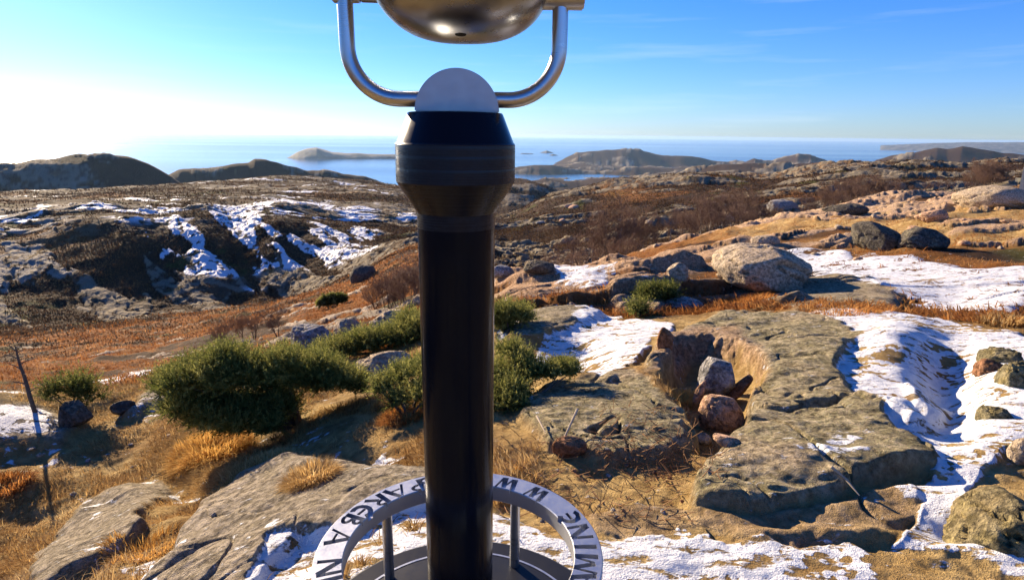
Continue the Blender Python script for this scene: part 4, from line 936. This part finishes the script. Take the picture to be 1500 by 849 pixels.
def rock_mesh(seed, dims, ang=.5, sub=5, rough=.05, lie=.45):
    r_ = np.random.default_rng(seed); bm = bmesh.new(); bmesh.ops.create_icosphere(bm, subdivisions=sub, radius=1)
    D_ = np.array([v.co[:] for v in bm.verts]); fc = np.array([[v.index for v in f.verts] for f in bm.faces]); bm.free()
    N = r_.normal(0, 1, (13, 3)); N /= np.linalg.norm(N, axis=1)[:, None]; Hh = r_.uniform(.70, 1.0, 13)
    dot = np.maximum(D_ @ N.T, 1e-3); planes = (Hh / dot).min(1); planes = np.minimum(planes, 1.25)
    R_ = (1 - ang) + ang * planes
    P_ = D_ * R_[:, None]
    o = seed * 3.7
    nz = fbm(P_[:, 0] * 1.2 + P_[:, 2] * .9 + o, P_[:, 1] * 1.2 - P_[:, 2] * .7 + o, .9, seed, 5, .55) + .5 * fbm(P_[:, 2] * 1.3 + o, P_[:, 0] - P_[:, 1] + o, .35, seed + 3, 4, .6)
    crk = np.abs(fbm(P_[:, 0] + .6 * P_[:, 2] + o, P_[:, 1] + .8 * P_[:, 2], .8, seed + 6, 3)); nz = nz - 1.6 * np.exp(-(crk / .035) ** 2)
    P_ = P_ + D_ * (rough * 1.6 * nz)[:, None]
    P_ = P_ * (np.array(dims) / 2)
    return np_mesh('boulder', P_, fc)
def boulder(px, py, w, h, mat, label, seed, ang=.5, deep=.85, bury=.3, rough=.05, tilt=(0, 0), name='boulder', cat='boulder', lift=0.0, rz=None, rmin=1.3):
    """px, py: photo point of the foot; w, h: size in the photo"""
    p, r = at(px, py, rmin); d = ray(px, py); dep = r / math.hypot(d[0], d[1]); sc = dep / 900
    H_ = h * sc / (1 - bury)
    W_ = w * sc; Dp = W_ * deep; back = Dp * .32
    a = math.atan2(p[0], p[1]); x, y = p[0] + back * math.sin(a), p[1] + back * math.cos(a)
    z = float(ground(x, y)[0])
    o = new_obj(name, rock_mesh(seed, (W_, Dp, H_), ang, 5 if w > 30 else 4, rough), mat)
    o.location = (x, y, min(z, p[2] + .3 * H_) + H_ * (.5 - bury) + lift); o.rotation_euler = (tilt[0], tilt[1], -a if rz is None else rz)
    return tag(o, label, cat)
boulder(1110, 432, 146, 54, M_PALE, 'big pale cracked boulder with a rounded top left of the upper snow', 3, .6, .9, .3, .06)
boulder(1282, 366, 78, 36, M_DARK, 'dark wedge shaped boulder at the far edge of the upper snow', 11, .75, .8, .25, .03, tilt=(0, .05))
boulder(1347, 362, 62, 30, M_DARK, 'dark blunt boulder right of the wedge shaped one above the snow', 14, .6, .8, .25, .05)
boulder(1455, 304, 96, 26, M_PALE, 'long pale split slab lying near the right edge below the birches', 21, .5, .7, .3, .04)
boulder(531, 411, 42, 22, M_DARK, 'dark boulder standing out on the rusty slope left of the post', 25, .5, .8, .25, .03, tilt=(0, -.3))
boulder(582, 489, 78, 38, M_PALE, 'pale rounded boulder tallest of the three above the juniper mat', 31, .75, .8, .25, .06, tilt=(0, -.12))
boulder(507, 489, 40, 22, M_PALE, 'small pale round stone between the two larger boulders left of the post', 34, .6, .9, .3, .03)
boulder(458, 508, 62, 34, M_GREY, 'grey split boulder leftmost of the three behind the big juniper', 37, .75, .8, .3, .07)
boulder(562, 552, 104, 28, M_PALE, 'long flat pale rock with snow beside it between the junipers', 41, .7, .6, .35, .06, tilt=(0, -.1))
p_, r_c = at(1048, 585)
boulder(1052, 632, 66, 50, M_PINK, 'round pink stone at the bottom of the rock hollow', 52, .55, .9, .15, .05, name='stone', cat='stone')
boulder(1046, 592, 58, 54, M_GREY, 'squarish grey lichen spotted stone standing on the pink one', 57, .8, .9, .12, .025, name='stone', cat='stone', lift=.05)
boulder(1021, 598, 14, 44, M_PINK, 'thin upright pinkish sliver left of the grey stone in the hollow', 61, .6, .9, .2, .03, name='stone', cat='stone', tilt=(0, .25))
boulder(1082, 590, 16, 50, M_RUSTY, 'narrow brown slab leaning behind the grey stone in the hollow', 63, .7, 2.0, .2, .03, name='stone', cat='stone', tilt=(0, .6))
boulder(1066, 652, 40, 14, M_PINK, 'flat pinkish shard at the mouth of the rock hollow', 66, .7, .7, .3, .03, name='stone', cat='stone', tilt=(0, .3))
boulder(1030, 650, 22, 14, M_PALE, 'small white stone at the mouth of the rock hollow', 68, .6, .8, .25, .03, name='stone', cat='stone')
boulder(974, 510, 24, 30, M_RUSTY, 'reddish pointed stone on the left rim of the rock hollow', 71, .8, .8, .2, .04, name='stone', cat='stone')
boulder(1494, 682, 36, 40, M_PALE, 'smooth yellowish round stone half out of the right edge', 74, .2, .8, .15, .015, name='stone', cat='stone')
boulder(1485, 800, 190, 62, M_OLIVE, 'large mossy rock with rounded top at bottom right in the snow', 79, .7, .9, .6, .09)
boulder(1450, 545, 46, 13, M_RUSTY, 'reddish lump of rock in the right snow patch', 83, .8, .9, .6, .10)
boulder(1488, 562, 64, 26, M_OLIVE, 'olive brown rock at the right edge above the reddish lump', 86, .8, .9, .6, .10)
boulder(1458, 612, 44, 13, M_OLIVE, 'low olive brown rock lowest in the right snow patch', 89, .8, .8, .6, .10)
boulder(1467, 530, 60, 22, M_OLIVE, 'flat grey brown rock topmost in the right snow patch', 92, .8, .7, .6, .09)
boulder(109, 624, 44, 32, M_DARK, 'dark pointed stone casting blue shade at the left slope edge', 95, .85, .9, .25, .03, tilt=(0, .2), name='stone', cat='stone')
boulder(182, 604, 32, 14, M_DARK, 'small dark flat stone right of the pointed one at the slope edge', 97, .6, .8, .3, .04, name='stone', cat='stone')
boulder(992, 407, 36, 22, M_PALE, 'small pale pyramid shaped rock left of the big cracked boulder', 101, .85, .8, .2, .03)
boulder(1122, 360, 40, 15, M_PALE, 'low pale rock on the orange slope behind the big cracked boulder', 104, .4, .7, .3, .04)
boulder(1075, 326, 34, 14, M_PALE, 'rounded pale rock on the knoll crest below the red brown thicket', 107, .4, .8, .3, .04)
boulder(1145, 306, 44, 16, M_GREY, 'long grey rock on the knoll crest left of the wide thicket', 110, .4, .7, .3, .04)
boulder(1240, 312, 60, 12, M_DARK, 'low dark rock slab on the crest in front of the wide thicket', 113, .5, .7, .35, .04)
boulder(1365, 325, 40, 16, M_PINK, 'pinkish blocky rock on the sunlit knoll above the dark boulders', 116, .7, .8, .3, .04)
boulder(832, 672, 46, 30, M_RUSTY, 'rusty wedge of broken rock by the twigs right of the post', 121, .9, .5, .2, .03, tilt=(.2, -.5), name='stone', cat='stone')
boulder(1000, 452, 60, 14, M_GREY, 'flat grey rock shaded below the small juniper mat', 124, .4, .7, .4, .05)
boulder(735, 408, 34, 14, M_GREY, 'grey rock on the gully edge right beside the post', 127, .5, .8, .3, .05)
boulder(790, 404, 46, 15, M_DARK, 'dark rock under the pale ledge near the gully edge', 129, .5, .7, .3, .05)
# small stones strewn about, each a thing
small = [rock_mesh(300 + i, (1, .85, .7), .8, 3, .07) for i in range(6)]
def strew(n, box, size, mats, label, group, seed):
    r_ = np.random.default_rng(seed); k_ = 0
    while k_ < n:
        p, r = at(r_.uniform(box[0], box[2]), r_.uniform(box[1], box[3]))
        s_ = r_.uniform(*size) * r / 900; me_ = small[r_.integers(6)].copy(); me_.materials.append(mats[r_.integers(len(mats))])
        o = new_obj('small_stone', me_); o.location = p + np.array([0, 0, .08 * s_]); o.scale = (s_, s_, s_ * r_.uniform(.5, 1)); o.rotation_euler = (r_.uniform(-.3, .3), r_.uniform(-.3, .3), r_.uniform(0, 6.28))
        tag(o, label, 'stone', group); k_ += 1
strew(26, (740, 655, 1010, 765), (4, 12), [M_RUSTY, M_GREY, M_DARK], 'small brown stone in the litter between the post and the outcrop', 'small stones in the litter', 1)
strew(22, (760, 300, 1490, 395), (5, 15), [M_PALE, M_PINK, M_GREY], 'small pale stone strewn on the sunlit knoll', 'small stones on the knoll', 2)
strew(16, (20, 620, 330, 780), (4, 11), [M_GREY, M_PALE], 'small grey stone half hidden in the straw at lower left', 'small stones in the straw', 3)
# sticks
def stick(pts, r0, label, name='stick', mat=None):
    q = [at(x, y)[0] + np.array([0, 0, dz_]) for x, y, dz_ in pts]; c = q[0]
    o = MB().tube([tuple(v - c) for v in q], [r0, r0 * .9, r0 * .5][:len(q)] if len(q) == 3 else [r0, r0 * .5], 7).build(name, mat or M_STICK); o.location = c
    return tag(o, label, 'stick')
k = NT('weathered wood'); M_STICK = k.done(k.mix(k.noise(k.obj(), 20, 3), (.22, .17, .12), (.50, .42, .32)), .85)
stick([(1216, 694, .03), (1238, 712, .03), (1258, 732, .02)], .006, 'thin pale straight stick lying in the dark cleft below the outcrop')
stick([(786, 622, .05), (798, 644, .04)], .006, 'short pale twig stuck upright left of the rusty wedge')
stick([(845, 625, .10), (818, 665, .02)], .007, 'pale split piece of wood leaning on the rusty wedge')
k = NT('brown litter'); M_LIT = k.done((.26, .14, .06), .9)
tw = MB()
for i in range(520):
    a_, b_ = (rng.uniform(870, 1060), rng.uniform(595, 705)) if i < 240 else (rng.uniform(735, 1010), rng.uniform(640, 765))
    p, r = at(a_, b_); th = rng.uniform(0, 6.28); l = rng.uniform(.02, .09)
    tw.tube([tuple(p + np.array([0, 0, .008])), tuple(p + np.array([math.cos(th) * l, math.sin(th) * l, rng.uniform(.01, .06)]))], [.0022, .001], 4)
tag(tw.build('twig_litter', M_LIT), kind='stuff')
# the wooden post and rail at the right edge
p, r = at(1497, 296); sc_ = r / 900
k = NT('grey green timber'); M_TIM = k.done(k.mix(k.noise(k.map(k.obj(), (1, 1, .1)), 12, 4), (.34, .33, .24), (.58, .56, .44)), .85)
fp = tag(empty('fence', p, -math.atan2(p[0], p[1])), 'pale timber fence post with a low rail cut off by the right edge', 'fence')
MB().box((-1 * sc_, 0, 26 * sc_), (8 * sc_, 5 * sc_, 60 * sc_)).build('post', M_TIM, fp, bevel=.004)
MB().box((45 * sc_, 4.5 * sc_, 24 * sc_), (110 * sc_, 3 * sc_, 4 * sc_)).build('rail', M_TIM, fp, bevel=.003)
MB().box((95 * sc_, 0, 26 * sc_), (9 * sc_, 5 * sc_, 60 * sc_)).build('post', M_TIM, fp, bevel=.004)
# tiny white houses of the town on the coast
k = NT('white painted boards'); M_WH = k.done((.78, .77, .74), .7)
k = NT('grey roof'); M_RF = k.done((.10, .09, .09), .8)
hous = [(1098, 243, 0), (1107, 242, .4), (1115, 240.5, -.3), (1121, 243, .2), (1127, 241, .9), (1134, 242.5, -.5), (1141, 241, .1), (1150, 243, .6), (1156, 241.5, -.2), (1163, 243, .3), (1112, 244.5, .5), (1146, 244.5, 0)]
for i, (px, py, rz) in enumerate(hous):
    d = ray(px, py); hd = math.hypot(d[0], d[1]); r = 2300 + 60 * (i % 4); x, y = d[0] / hd * r, d[1] / hd * r; z = max(float(ground(x, y)[0]), SEA + 2)
    o = tag(empty('house', (x, y, z), rz), 'tiny white house of the coast town in front of the far headland', 'house', 'white houses on the coast')
    w_, l_, h_ = 11, 15, 9
    MB().box((0, 0, h_ / 2 - 3), (l_, w_, h_ + 6)).build('wall', M_WH, o)
    m = MB(); m.v = [(-l_ / 2 - .5, -w_ / 2 - .6, h_ - .3), (l_ / 2 + .5, -w_ / 2 - .6, h_ - .3), (l_ / 2 + .5, w_ / 2 + .6, h_ - .3), (-l_ / 2 - .5, w_ / 2 + .6, h_ - .3), (-l_ / 2 - .5, 0, h_ + 4.5), (l_ / 2 + .5, 0, h_ + 4.5)]
    m.f = [(0, 1, 5, 4), (2, 3, 4, 5), (0, 4, 3), (1, 2, 5), (3, 2, 1, 0)]; m.build('roof', M_RF, o)
